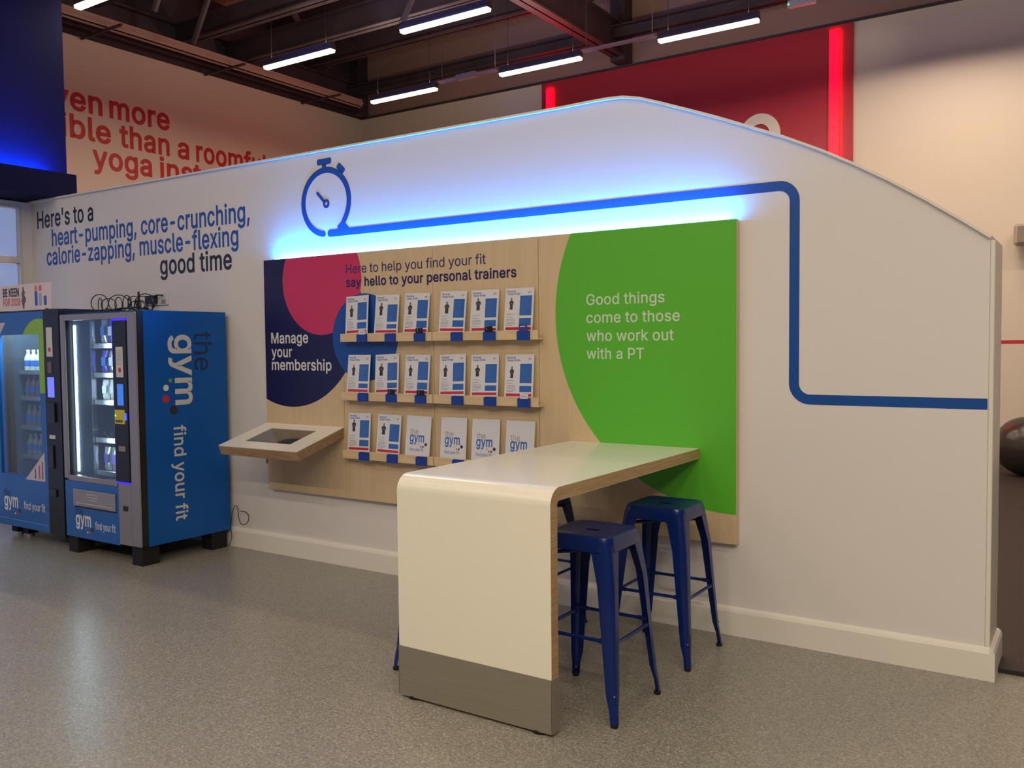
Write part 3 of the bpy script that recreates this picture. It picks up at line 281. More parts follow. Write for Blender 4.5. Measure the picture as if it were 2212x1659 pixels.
PROF = [(-8.46, 2.912), (-2.62, 2.905), (-2.45, 2.908), (-2.33, 2.908), (-2.24, 2.902), (-2.14, 2.88), (-2.028, 2.84), (-1.864, 2.777), (-1.706, 2.715),
        (-1.553, 2.650), (-1.356, 2.566), (-1.17, 2.475), (-1.008, 2.386), (-0.861, 2.298), (-0.694, 2.188), (-0.536, 2.076), (-0.43, 1.998)]
T = 0.31
poly = [(-8.46, 0)] + PROF + [(-0.43, 0)]
wall = MB().prism([(a, b) for a, b in poly], lambda a, b, c: (a, c, b), 0.0, T).build('wall_middle', WHITE); struct(wall)
# capping strip that overhangs the profile of the wall, and the bead down its free end
def strip_along(path, y0, y1, th, name, m, parent=None):
    rings = []
    for i, p in enumerate(path):
        a = path[max(i-1, 0)]; b = path[min(i+1, len(path)-1)]
        d = Vector((b[0]-a[0], b[1]-a[1])).normalized(); n = Vector((-d.y, d.x))
        if n.y < 0: n = -n
        q = (p[0]+n.x*th, p[1]+n.y*th)
        rings.append([(p[0], y0, p[1]), (p[0], y1, p[1]), (q[0], y1, q[1]), (q[0], y0, q[1])])
    return MB().loft(rings).build(name, m, parent)
struct(strip_along(PROF, -0.02, T+0.02, 0.012, 'trim_1', SKIRT))
struct(MB().prism(rrect(-0.43, -0.408, -0.004, T+0.004, 0.008, 3), lambda a, b, c: (a, b, c), 0.0, 1.99).build('trim_2', SKIRT))
# skirting with a chamfered top, returned round the end of the wall
sk = [(0, 0), (-0.022, 0), (-0.022, 0.125), (-0.016, 0.140), (-0.004, 0.150), (0, 0.150)]
struct(MB().prism(sk, lambda a, b, c: (c, a, b), -8.40, -0.408).build('baseboard_middle', SKIRT))
struct(MB().prism(sk, lambda a, b, c: (-0.408-a, c, b), -0.022, T+0.02).build('baseboard_end', SKIRT))

# walls of the gym hall behind
wl = B(-11.9, -11.679, -1.0, 8.0, 0, 5.775).build('wall_left', GYMWALL); struct(wl)
wb = B(-11.9, 7, 8.0, 8.2, 0, 5.765).build('wall_back', GYMWALL); struct(wb)
struct(B(-11.9, 7, 8.0, 8.2, 5.80, 6.95).build('wall_back_upper', CLAD))
struct(B(-11.9, 7, 7.97, 8.2, 5.765, 5.80).build('trim_3', DARKST))
struct(B(-11.9, -11.70, -1.0, 8.0, 5.775, 6.95).build('wall_left_upper', DARKST))
deck = struct(B(-14, 7, -1.5, 8.2, 6.95, 7.05).build('ceiling', DECK))
struct(B(-14, 7, -10, -1.5, 5.6, 5.7).build('ceiling_front', mat('dark_ceiling', (70, 62, 62), 0.8)))
struct(B(-0.9, 7, 7.998, 8.0, 1.49, 1.532).build('trim_4', REDVIN)) if False else None
flat('wall_stripe', [(-1.3, 1.488), (6.9, 1.488), (6.9, 1.532), (-1.3, 1.532)], PY(8.0), REDVIN, wb)

# ---------------------------------------------------------------- steelwork under the roof
def ibeam_y(x, y0, y1, z0, z1, w=0.22, name='ceiling_beam', parent=None):
    m = MB().box(x-w/2, x+w/2, y0, y1, z0, z0+0.025).box(x-w/2, x+w/2, y0, y1, z1-0.025, z1).box(x-0.012, x+0.012, y0, y1, z0, z1)
    return struct(m.build(name, DARKST))
def ibeam_x(y, x0, x1, z0, z1, w=0.2, name='ceiling_beam'):
    m = MB().box(x0, x1, y-w/2, y+w/2, z0, z0+0.025).box(x0, x1, y-w/2, y+w/2, z1-0.025, z1).box(x0, x1, y-0.012, y+0.012, z0, z1)
    return struct(m.build(name, DARKST))
for x in (-11.60, -6.18, -0.75):
    ibeam_y(x, -1.4, 7.9, 5.86, 6.34)
    struct(B(x-0.12, x+0.12, 7.72, 7.98, 5.80, 6.95).build('ceiling_column', DARKST))
for y, z0, z1 in ((0.9, 6.1, 6.45), (2.6, 6.2, 6.5), (3.95, 6.02, 6.32), (4.85, 5.93, 6.28), (6.6, 6.35, 6.7), (7.6, 6.08, 6.26)):
    ibeam_x(y, -11.65, 6.9, z0, z1, 0.18)
for y in (1.6, 2.4, 4.0, 5.8, 6.5, 7.2):
    struct(B(-11.6, 6.9, y-0.03, y+0.03, 6.72, 6.95).build('ceiling_purlin', DARKST))
for x0, x1 in ((-11.6, -8.9), (-8.9, -6.2)):
    s = 1 if x0 < -9 else -1
    struct(MB().tube([(x0, 7.0 if s > 0 else 3.2, 6.5), (x1, 3.2 if s > 0 else 7.0, 6.5)], 0.05, 6).build('ceiling_brace', DARKST))
for x, y, s in ((-9.6, 2.2, 1), (-8.4, 2.2, -1), (-10.2, 3.2, 1), (-7.4, 4.2, 1)):
    struct(MB().tube([(x, y, 5.6), (x+0.7*s, y, 6.7)], 0.04, 6).build('ceiling_strut', DARKST))
t = thing('cable_tray', (-11.08, 3.5, 5.77), 'long pale cable tray hung under the roof beside the lettered wall', 'cable tray')
m = MB().box(-0.05, 0.05, -4, 3.85, 0, 0.012).box(-0.05, -0.04, -4, 3.85, 0, 0.13).box(0.04, 0.05, -4, 3.85, 0, 0.13)
m.build('tray_channel', TRAYM, t)
MB().tube([(0.0, -4, 0.12), (0.0, 3.85, 0.12)], 0.02, 8).build('cable', BLACK, t)
MB().tube([(0.065, -4, 0.07), (0.065, 3.85, 0.07)], 0.012, 8).build('cable', TRAYM, t)
for y in (-1.0, 1.0, 3.0):
    B(-0.58, 0.35, y-0.015, y+0.015, -0.03, -0.001).build('hanger_bracket', DARKST, t)
# conduit runs between the lamps
for x0, x1, y, lab in ((-7.50, -6.54, 5.06, 'short twin conduit with a box between two roof lamps'), (-5.30, -4.34, 5.06, 'short plain conduit between the second and third far roof lamps')):
    c = thing('conduit', ((x0+x1)/2, y, 5.05), lab, 'conduit', 'conduits between the roof lamps')
    L = (x1-x0)/2
    MB().tube([(-L, 0.03, 0.02), (L, 0.03, 0.02)], 0.014, 8).build('pipe', TRAYM, c)
    MB().tube([(-L, -0.03, 0.02), (L, -0.03, 0.02)], 0.014, 8).build('pipe', TRAYM, c)
    if x0 < -7: B(-0.18, 0.14, -0.05, 0.05, -0.01, 0.06).build('junction_box', mat('grey_box', (150, 140, 138), 0.5), c, bevel=0.008)
    for sx in (-L+0.05, L-0.05): MB().tube([(sx, 0, 0.03), (sx, 0, 1.90)], 0.004, 6).build('hanger_rod', DARKST, c)
e = thing('emergency_light', (-2.69, 5.06, 5.05), 'slim white emergency light with a green indicator near the red board', 'light')
B(-0.14, 0.14, -0.04, 0.04, 0, 0.07).build('casing', mat('white_plastic', (215, 215, 210), 0.4), e, bevel=0.01)
B(-0.135, -0.12, -0.045, -0.038, 0.02, 0.035).build('indicator', mat('green_led', (20, 200, 60), 0.4, emit=(0.05, 1, 0.25), es=3), e)
MB().tube([(0, 0, 0.07), (0, 0, 1.90)], 0.004, 6).build('hanger_rod', DARKST, e)

# ---------------------------------------------------------------- lamps
HOUS = mat('lamp_housing', (70, 66, 84), 0.4)
DIFF = mat('lamp_diffuser', (255, 250, 235), 0.4, emit=(1.0, 0.86, 0.66), es=9.0)
def lamp(x0, x1, y, z, label, watt, sub=None, grp='roof lamps'):
    cx = (x0+x1)/2; L = (x1-x0)/2
    t = thing('linear_lamp', (cx, y, z), label, 'lamp', grp)
    MB().prism([(-0.035, 0.03), (-0.05, 0.0), (-0.045, -0.012), (0.045, -0.012), (0.05, 0.0), (0.035, 0.03), (0.03, 0.07), (-0.03, 0.07)], lambda a, b, c: (c, a, b+0.02), -L, L).build('housing', HOUS, t)
    MB().prism([(-0.042, 0.006), (-0.032, -0.024), (0.032, -0.024), (0.042, 0.006)], lambda a, b, c: (c, a, b), -L+0.01, L-0.01).build('diffuser', DIFF, t)
    for sx in (-L*0.8, L*0.8): MB().tube([(sx, 0, 0.085), (sx, 0, (6.95 if y > 0 else 5.6)-z)], 0.003, 6).build('hanger_rod', BLACK, t)
    if watt:
        ld = bpy.data.lights.new('lamp_light', 'AREA'); ld.shape = 'RECTANGLE'; ld.size = 2*L; ld.size_y = 0.06; ld.energy = watt; ld.color = GWARM if y > 0 else WARM
        lo = bpy.data.objects.new('lamp_light', ld); C.objects.link(lo); lo.location = (cx, y, z-0.04)
        if y > 0:
            ud = bpy.data.lights.new('added_roof_fill', 'AREA'); ud.shape = 'RECTANGLE'; ud.size = 2*L; ud.size_y = 0.05; ud.energy = UP_W; ud.color = WARM  # upward fill added to brighten the roof; the lamps themselves only shine down
            uo = bpy.data.objects.new('added_roof_fill', ud); C.objects.link(uo); uo.location = (cx, y, z+0.10); uo.rotation_euler = (PI, 0, 0)
ORD = ['first', 'second', 'third', 'fourth', 'fifth', 'sixth']
k = 0
for row, y in (('nearer the white partition', 3.13), ('nearer the far wall', 5.06)):
    for j, (x0, x1) in enumerate(((-8.72, -7.55), (-6.51, -5.32), (-4.31, -3.14), (-2.10, -0.93), (0.1, 1.27))):
        if y == 5.06 and j == 3: x0, x1 = -1.80, -0.63
        if y == 3.13 and j > 1:
            lab = 'lit linear lamp hung under the steel beam, outside the picture'
        lab = f'lit warm linear lamp, {ORD[j]} from the lettered wall in the row {row}'
        lamp(x0, x1, y, 5.0, lab, GYM_W)
lamp(-8.72, -7.55, 0.70, 5.0, 'lit warm linear lamp just above the dark blue tall panel', GYM_W)
lamp(-6.51, -5.32, 0.70, 5.0, 'lit warm linear lamp above the partition, second from the tall panel', GYM_W)
for j, x0 in enumerate((-8.7, -6.5, -4.3, -2.1, 0.1, 2.3)):
    for i, y in enumerate((-1.75, -3.6, -5.5, -7.4)):
        lamp(x0, x0+1.2, y, 5.0, f'warm linear lamp over the reception floor, {ORD[j]} in {ORD[i]} row', ROOM_W[i]*SIDE_K[j])
# lamp that washes the far wall
t = thing('wall_wash_lamp', (-1.25, 6.0, 5.46), 'hooded wall washing lamp above the cream part of the far gym wall', 'lamp')
B(-0.65, 0.65, -0.10, 0.26, 0.02, 0.04).build('hood', HOUS, t); B(-0.65, 0.65, 0.25, 0.26, -0.075, 0.0195).build('hood_lip', HOUS, t)
for sx in (-0.6, 0.6): MB().tube([(sx, 0, 0.041), (sx, 0, 1.49)], 0.004, 6).build('hanger_rod', DARKST, t)
ld = bpy.data.lights.new('wall_wash_light', 'AREA'); ld.shape = 'RECTANGLE'; ld.size = 1.25; ld.size_y = 0.03; ld.energy = WASH_W; ld.color = GWARM
lo = bpy.data.objects.new('wall_wash_light', ld); C.objects.link(lo); lo.location = (-1.25, 6.0, 5.455); lo.rotation_euler = (math.radians(78), 0, math.radians(14))

# ---------------------------------------------------------------- lettering on the far walls
RT = mat('red_wall_vinyl', (190, 44, 52), 0.45)
fl = PX(-11.679)
lettering('more', fl, 2.893, 3.862, 4.785, 0.30, RT, wl, 0.022)
lettering('Even', fl, 0, 2.79, 4.785, 0.30, RT, wl, 0.022, anchor='right')
lettering('flexible', fl, 0, 2.906, 4.41, 0.30, RT, wl, 0.022, anchor='right')
lettering('than', fl, 3.037, 3.851, 4.41, 0.30, RT, wl, 0.022)
lettering('a', fl, 3.989, 4.192, 4.41, 0.30, RT, wl, 0.022)
lettering('roomful of', fl, 4.317, 6.20, 4.41, 0.30, RT, wl, 0.022)
lettering('yoga', fl, 2.62, 3.545, 4.055, 0.30, RT, wl, 0.022)
lettering('instructors', fl, 3.674, 5.88, 4.055, 0.30, RT, wl, 0.022)
# red board with two red light strips and a white raised letter
rb = thing('red_board', (-5.25, 8.0, 2.2), 'tall red board with two glowing red light strips on the far gym wall', 'board')
B(-2.41, 2.42, -0.06, 0, 0, 3.55).build('board_face', REDB, rb)
REDL = mat('red_led', (255, 30, 20), 0.4, emit=(1.0, 0.0, 0.0016), es=28.0)
for x0, x1, z1 in ((-2.315, -2.20, 3.44), (2.125, 2.255, 3.48)):
    s = B(x0, x1, -0.075, -0.061, 0.02, z1).build('light_strip', REDL, rb)
    MB().box(x0-0.02, x0-0.002, -0.08, -0.061, 0.02, z1).build('strip_edge', REDB, rb)
ring = []
for i in range(41):
    a = 2*PI*i/40; ring.append((math.cos(a), math.sin(a)))
MB().loft([[(1.18+0.29*a, -0.085, 2.235+0.30*b), (1.18+0.145*a, -0.085, 2.235+0.155*b), (1.18+0.145*a, -0.0605, 2.235+0.155*b), (1.18+0.29*a, -0.0605, 2.235+0.30*b)] for a, b in ring], cap=False).build('raised_letter', mat('white_acrylic', (236, 232, 224), 0.4), rb)
sp = thing('wall_speaker', (-0.70, 7.78, 2.66), 'small white speaker fixed high on the cream gym wall', 'speaker')
B(-0.22, 0.22, -0.12, 0.12, 0, 0.255).build('cabinet', mat('speaker_plastic', (170, 160, 150), 0.5), sp, bevel=0.04, bseg=3)
B(-0.18, 0.18, -0.128, -0.1205, 0.03, 0.225).build('speaker_grille', mat('speaker_cloth', (140, 130, 120), 0.7), sp, bevel=0.003)
B(-0.04, 0.04, 0.12, 0.22, 0.08, 0.18).build('bracket', DARKST, sp)
bl = thing('exercise_ball', (-0.70, 6.90, 0.02), 'large dark grey exercise ball resting on the black gym floor', 'ball')
me = MB(); rr = 0.33; rings = []
for i in range(33):
    ph = PI*i/32 + 1e-4*(1 if i == 0 else (-1 if i == 32 else 0)); q = rr*math.sin(ph)*(1+0.004*math.cos(ph*44))
    rings.append([(q*math.cos(2*PI*k/48), q*math.sin(2*PI*k/48), rr - rr*math.cos(ph)) for k in range(48)])
me.loft(rings).build('ball_skin', mat('ball_vinyl', (52, 48, 46), 0.28), bl, smooth=True)
MB().tube([(-0.327, -0.02, rr), (-0.334, -0.02, rr)], 0.012, 10).build('valve_plug', BLACK, bl)

# ---------------------------------------------------------------- entrance side: glazed wall, bulkhead, tall panel
FR = mat('window_frame', (214, 206, 204), 0.4)
GL = mat('daylit_glass', (110, 125, 170), 0.1, emit=(0.30, 0.37, 0.62), es=0.62)
wx = -8.412
struct(B(wx-0.1, wx, -8.6, 0.0, 2.87, 2.912).build('wall_entrance', WHITE))
struct(B(wx-0.1, wx, -0.095, 0.0, 0, 2.87).build('wall_entrance_jamb', WHITE))
wn = bpy.data.objects.new('window_1', None); C.objects.link(wn); struct(wn); wn.location = (wx, -1.8, 0)
fo = (wx, -1.8, 0)
for y0, y1, z0, z1 in ((-0.12, -0.095, 0, 2.87), (-8.6, -0.12, 2.852, 2.87), (-8.6, -0.12, 2.345, 2.40), (-3.72, -3.67, 0, 2.852), (-4.92, -4.87, 0, 2.852), (-6.12, -6.07, 0, 2.852), (-7.32, -7.27, 0, 2.852), (-1.32, -1.27, 0, 2.345), (-1.32, -1.27, 2.40, 2.852), (-2.52, -2.47, 0, 2.345), (-2.52, -2.47, 2.40, 2.852), (-8.6, -0.12, 0, 0.1)):
    B(wx-0.07, wx+0.005, y0, y1, z0, z1).build('window_frame', FR, wn, off=fo, bevel=0.002)
for y0, y1 in ((-1.262, -0.128), (-2.462, -1.328), (-3.662, -2.528), (-4.862, -3.728), (-6.062, -4.928), (-7.262, -6.128), (-8.59, -7.328)):
    for z0, z1 in ((0.11, 2.337), (2.408, 2.845)):
        B(wx-0.045, wx-0.035, y0, y1, z0, z1).build('window_pane', GL, wn, off=fo)
struct(B(-8.56, -7.963, -4.0, 0.19, 2.925, 2.945).build('ceiling_bulkhead', NAVYB))
struct(B(-7.983, -7.963, -4.0, 0.19, 2.945, 3.153).build('ceiling_fascia', NAVYB))
struct(B(-8.26, -7.983, 0.17, 0.19, 2.945, 3.153).build('ceiling_fascia_end', NAVYB))
tp = B(-8.40, -8.26, -4.0, 0.27, 2.946, 5.6).build('wall_tall_panel', NAVYB); struct(tp)
lb = thing('blue_light_strip', (-8.19, -1.9, 3.09), 'blue light strip glowing in the trough above the entrance', 'light')
BLED = mat('deep_blue_led', (0, 60, 255), 0.4, emit=(0.0, 0.14, 1.0), es=BULK_S)
B(-0.02, 0.02, -2.0, 1.98, -0.1435, 0.02).build('strip_channel', TRAYM, lb)
B(-0.015, 0.015, -1.98, 1.96, 0.021, 0.03).build('strip_diffuser', BLED, lb)

# ---------------------------------------------------------------- graphics on the partition
fw = PY(0.0)
wt = lambda s, a, b, z, cap, m, bo: lettering(s, fw, a, b, z, cap, m, wall, bo)
wt("Here's to a", -8.315, -7.40, 2.668, 0.150, INK, 0.016)
wt('heart-pumping, core-crunching,', -8.075, -5.353, 2.491, 0.147, INKBLUE, 0.016)
wt('calorie-zapping, muscle-flexing', -8.172, -5.488, 2.320, 0.147, INKBLUE, 0.016)
wt('good time', -6.465, -5.570, 2.146, 0.147, INK, 0.016)
# stopwatch and the long blue line
def arc_pts(cx, cy, rad, a0, a1, n):
    return [(cx+rad*math.cos(math.radians(a0+(a1-a0)*i/n)), cy+rad*math.sin(math.radians(a0+(a1-a0)*i/n))) for i in range(n+1)]
def ribbon(name, pts, wd, m, parent, fn=fw, h=0.0015, rnd=(True, True)):
    """flat ribbon of constant width along a path in the wall plane"""
    mb = MB(); n = len(pts); L = []; R = []
    for i, p in enumerate(pts):
        a = pts[max(i-1, 0)]; b = pts[min(i+1, n-1)]
        d = Vector((b[0]-a[0], b[1]-a[1])).normalized(); q = Vector((-d.y, d.x))*wd/2
        L.append((p[0]+q.x, p[1]+q.y)); R.append((p[0]-q.x, p[1]-q.y))
    rings = [[fn(l[0], l[1], 0), fn(l[0], l[1], h), fn(r_[0], r_[1], h), fn(r_[0], r_[1], 0)] for l, r_ in zip(L, R)]
    mb.loft(rings)
    for e, k in ((0, rnd[0]), (n-1, rnd[1])):
        if k: mb.prism(circle(pts[e][0], pts[e][1], wd/2, 16), fn, 0, h*0.98)
    return mb.build(name, m, parent)
cx, cz = -4.556, 2.555
ribbon('stopwatch_ring', arc_pts(cx, cz, 0.222, -97, -397, 70) + [(cx+0.165, cz-0.158), (cx+0.12, cz-0.195)], 0.042, SWBLUE, wall, rnd=(True, False))
flat('stopwatch_ring', [(-4.52, 2.336), (-4.50, 2.31), (-4.36, 2.31), (-4.33, 2.33), (-4.335, 2.358), (-4.385, 2.41), (-4.425, 2.375), (-4.46, 2.355)], fw, SWBLUE, wall, h=0.0014)
lp = [(-4.52, 2.334), (-2.5, 2.332), (-1.377, 2.330)] + arc_pts(-1.377, 2.25, 0.08, 88, 0, 8) + [(-1.297, 2.2), (-1.297, 1.34)] + arc_pts(-1.217, 1.337, 0.08, 180, 270, 8) + [(-1.20, 1.257), (-0.432, 1.257)]
ribbon('blue_line', lp, 0.050, SWBLUE, wall, h=0.0012, rnd=(True, False))
flat('stopwatch_crown', rrect(-4.636, -4.496, 2.815, 2.858, 0.014), fw, SWBLUE, wall)
flat('stopwatch_crown', [(-4.588, 2.782), (-4.546, 2.782), (-4.546, 2.818), (-4.588, 2.818)], fw, SWBLUE, wall)
def rot(poly, cx, cy, deg):
    c, s = math.cos(math.radians(deg)), math.sin(math.radians(deg))
    return [(cx+(a-cx)*c-(b-cy)*s, cy+(a-cx)*s+(b-cy)*c) for a, b in poly]
flat('stopwatch_button', rot(rrect(-4.448, -4.366, 2.750, 2.795, 0.014), -4.407, 2.772, -42), fw, SWBLUE, wall)
flat('stopwatch_button', rot([(-4.43, 2.725), (-4.41, 2.725), (-4.41, 2.757), (-4.43, 2.757)], -4.42, 2.74, -42), fw, SWBLUE, wall)
ribbon('stopwatch_hand', [(cx-0.080, cz+0.068), (cx-0.015, cz+0.004)], 0.024, SWBLUE, wall)
ribbon('stopwatch_hand', arc_pts(cx+0.005, cz-0.012, 0.022, 0, 360, 20), 0.020, SWBLUE, wall, rnd=(False, False))

# ---------------------------------------------------------------- birch display panel
pn = thing('display_panel', (-3.37, 0, 0.49), 'long birch plywood display panel with coloured circles on the white partition', 'display panel')
po = (-3.37, 0, 0.49); PF = -0.045
for x0, x1 in ((-5.160, -4.371), (-4.368, -3.576), (-3.573, -2.782), (-2.779, -1.580)):
    B(x0, x1, PF, -0.006, 0.490, 2.179).build('board', BIRCH, pn, off=po, bevel=0.0012, bseg=1)
B(-5.10, -1.64, -0.006, 0.0, 0.55, 2.12).build('batten', DARKST, pn, off=po)
fp = PY(PF)
pcl = lambda P: clip(P, -5.160, -1.580, 0.492, 2.1788)
flat('navy_circle', pcl(circle(-4.895, 1.812, 0.703, 96)), fp, NAVY, pn, 0.0006, po)
flat('pink_circle', pcl(circle(-4.575, 2.010, 0.386, 72)), fp, PINK, pn, 0.0010, po)
flat('blue_circle', pcl(circle(-4.170, 1.603, 0.297, 64)), fp, BLUEV, pn, 0.0014, po)
flat('green_circle', pcl(circle(-1.595, 1.717, 1.069, 128)), fp, GREENV, pn, 0.0006, po)
pt = lambda s, a, b, z, cap, m, bo: lettering(s, fp, a, b, z, cap, m, pn, bo, po, h=0.0022)
pt('Here to help you find your fit', -4.329, -3.157, 2.040, 0.062, PURPLE, 0.0)
pt('say hello to your personal trainers', -4.331, -2.933, 1.950, 0.060, mat('dark_purple_ink', (38, 26, 92), 0.4), 0.018)
pt('Good things', -2.459, -1.978, 1.766, 0.060, GVIN, 0.010)
pt('come to those', -2.459, -1.890, 1.664, 0.060, GVIN, 0.010)
pt('who work out', -2.459, -1.925, 1.561, 0.060, GVIN, 0.010)
pt('with a PT', -2.459, -2.100, 1.460, 0.060, GVIN, 0.010)
pt('Manage', -5.094, -4.710, 1.571, 0.075, WVIN, 0.016)
pt('your', -5.094, -4.877, 1.470, 0.075, WVIN, 0.016)
pt('membership', -5.094, -4.484, 1.376, 0.075, WVIN, 0.016)
ls = thing('light_strip', (-3.34, -0.028, 2.179), 'glowing cyan light strip along the top edge of the birch panel', 'light')
B(-1.735, 1.735, -0.008, 0.008, 0, 0.003).build('strip_channel', TRAYM, ls)
B(-1.71, 1.72, -0.009, 0.009, 0.0035, 0.008).build('strip_diffuser', mat('cyan_led', (60, 200, 255), 0.4, emit=(0.010, 0.29, 1.0), es=LED_S), ls)

# ---------------------------------------------------------------- ledges with blue pockets
LX = ((-4.335, -3.541), (-3.533, -2.748)); LZ = (1.573, 1.177, 0.779)
PKX = ((-4.127, -3.877, -3.630), (-3.334, -3.087, -2.842))
CX = ((-4.206, -3.945, -3.693), (-3.401, -3.154, -2.903))
ROWN = ('top', 'middle', 'bottom'); SIDE = ('kiosk-end', 'table-end')
PKB = mat('blue_pocket', (16, 62, 158), 0.4)
cardw = 0.205; yb = -0.088
for ri, z in enumerate(LZ):
    for si, (x0, x1) in enumerate(LX):
        o = ((x0+x1)/2, -0.045, z)
        lg = thing('card_ledge', o, f'pale plywood card ledge, {SIDE[si]} one of the {ROWN[ri]} pair', 'ledge', 'plywood card ledges on the display panel')
        B(x0, x1, -0.108, -0.097, z, z+0.056).build('front_lip', LEDGE, lg, off=o, bevel=0.001, bseg=1)
        B(x0, x1, -0.097, PF-0.0024, z, z+0.011).build('ledge_base', LEDGE, lg, off=o)
        for px in PKX[si]:
            m = MB()
            m.box(px-0.041, px+0.041, -0.111, -0.108, z-0.003, z+0.053).box(px-0.041, px+0.041, -0.126, -0.123, z-0.003, z+0.048)
            m.box(px-0.041, px-0.038, -0.123, -0.111, z-0.003, z+0.050).box(px+0.038, px+0.041, -0.123, -0.111, z-0.003, z+0.050).box(px-0.038, px+0.038, -0.123, -0.111, z-0.003, z)
            m.build('card_pocket', PKB, lg, off=o)
def dots(fn, x, y, s, parent, off, cols=None, h=0.001):
    for dx, dy, rd, mm in ((1.13, -0.11, 0.085, INK), (0.95, -0.24, 0.060, REDVIN), (0.80, -0.245, 0.040, mat('plum_vinyl', (120, 50, 110), 0.4) if cols is None else cols), (0.69, -0.13, 0.028, mat('lime_vinyl', (120, 160, 40), 0.4))):
        flat('logo_dot', circle(x+dx*s, y+dy*s, rd*s, 16), fn, mm, parent, h, off)
fc = lambda a, b, c: (a, -0.0015-c, b)
CARDM = mat('white_card', (222, 222, 226), 0.16, coat=0.3); BLK = mat('print_blue', (56, 104, 182), 0.2); RDP = mat('print_red', (196, 46, 62), 0.2)
GREYP = mat('print_grey', (158, 156, 168), 0.4); HEADP = mat('print_heading', (70, 104, 176), 0.35); FIG = mat('print_figure', (58, 52, 62), 0.4); FIGS = mat('print_skin', (120, 96, 92), 0.4)
ordn = ['first', 'second', 'third', 'fourth', 'fifth', 'sixth']
tilts = [(-2.0, 0), (0.3, 0), (1.0, 0), (1.2, 0), (0.2, 0), (0.4, 0), (0, 0), (-2.2, 0), (0.2, 0), (-1.8, 0), (-1.2, 0), (-0.6, 0), (-1.4, 0), (0.6, 0), (0.8, 0), (-0.8, 0), (-0.4, 0), (0, 0)]
heads = {}
n = 0
for ri, z in enumerate(LZ):
    for ci in range(6):
        si, k = divmod(ci, 3); x = CX[si][k]
        trainer = not (ri == 2 and ci > 1)
        if trainer: lab = f'trainer profile card, {ordn[ci]} from the tablet kiosk side on the {ROWN[ri]} ledge row'
        else: lab = f'plain white logo card, {ordn[ci-2]} of the four in the bottom ledge row'
        cd = thing('profile_card' if trainer else 'logo_card', (x, yb, z+0.0125+abs(math.sin(math.radians(tilts[n][0])))*0.103), lab, 'card', 'trainer profile cards on the ledges' if trainer else 'white logo cards on the bottom ledge')
        cd.rotation_euler = (math.radians(-6.0), math.radians(tilts[n][0]), math.radians(random.uniform(-1, 1)))
        hw = cardw/2
        B(-hw, hw, -0.0015, 0.0015, 0, 0.297).build('card_sheet', CARDM, cd)
        j = random.uniform(-0.006, 0.012)
        if trainer:
            flat('text_block', [(0.006, 0.128-j), (0.090, 0.128-j), (0.090, 0.245-j*1.3), (0.006, 0.245-j*1.3)], fc, BLK, cd, 0.0006)
            flat('text_block', [(0.006, 0.072), (0.090, 0.072), (0.090, 0.112-j), (0.006, 0.112-j)], fc, BLK, cd, 0.0006)
            flat('red_band', [(-0.090, 0.046), (0.092, 0.046), (0.092, 0.062), (-0.090, 0.062)], fc, RDP, cd, 0.0006)
            lettering('Personal', fc, -0.090, -0.028, 0.272, 0.012, HEADP, cd, 0.012, h=0.0008)
            lettering('Trainer Profile', fc, -0.090, 0.004, 0.256, 0.012, HEADP, cd, 0.012, h=0.0008)
            lettering('gym', fc, 0.062, 0.082, 0.266, 0.012, GREYP, cd, 0.02, h=0.0008)
            fx, fz = -0.052+random.uniform(-.004, .006), 0.160+random.uniform(-.006, .012); sc = random.uniform(0.92, 1.1); wd = random.uniform(.85, 1.15)
            body = [(-12, 0), (12, 0), (12, 18), (11, 30), (17, 36), (18, 48), (10, 56), (3, 59), (-3, 59), (-11, 55), (-18, 46), (-16, 34), (-10, 30), (-12, 16)]
            flat('figure_print', [(fx+a*wd*sc/1000, fz+b*sc/1000) for a, b in body], fc, FIG, cd, 0.0005)
            flat('figure_print', circle(fx+random.uniform(-.002, .003), fz+0.067*sc, 0.0065*sc, 12, 0.0095*sc), fc, FIGS, cd, 0.0005)
            flat('figure_print', [(fx+a*wd*sc/1000, fz+b*sc/1000) for a, b in ((-14, 38), (13, 34), (14, 40), (-13, 44))], fc, FIGS, cd, 0.0008)
            m = MB()
            for q, (dz, ww) in enumerate(((0.138, 0.05), (0.122, 0.044), (0.108, 0.06), (0.099, 0.066), (0.090, 0.062), (0.081, 0.068), (0.072, 0.05))):
                m.prism([(-0.088, dz), (-0.088+ww, dz), (-0.088+ww, dz+0.0032), (-0.088, dz+0.0032)], fc, 0, 0.0005)
            m.build('print_lines', GREYP, cd)
            m = MB()
            for q in range(9): m.prism([(0.013, 0.138-j+q*0.0105), (0.013+random.uniform(.03, .068), 0.138-j+q*0.0105), (0.06, 0.1400-j+q*0.0105), (0.013, 0.1400-j+q*0.0105)], fc, 0, 0.0009)
            m.build('print_lines', mat('print_pale_blue', (74, 122, 194), 0.3), cd)
        else:
            lettering('the', fc, -0.068, 0.000, 0.176, 0.036, GREYP, cd, 0.0, h=0.0008)
            lettering('gym', fc, -0.068, 0.052, 0.128, 0.058, BLK, cd, 0.014, h=0.0008)
            dots(fc, -0.068, 0.128, 0.120, cd, None)
            lettering('find your fit', fc, -0.068, 0.050, 0.068, 0.020, HEADP, cd, 0.0, h=0.0008)
        n += 1
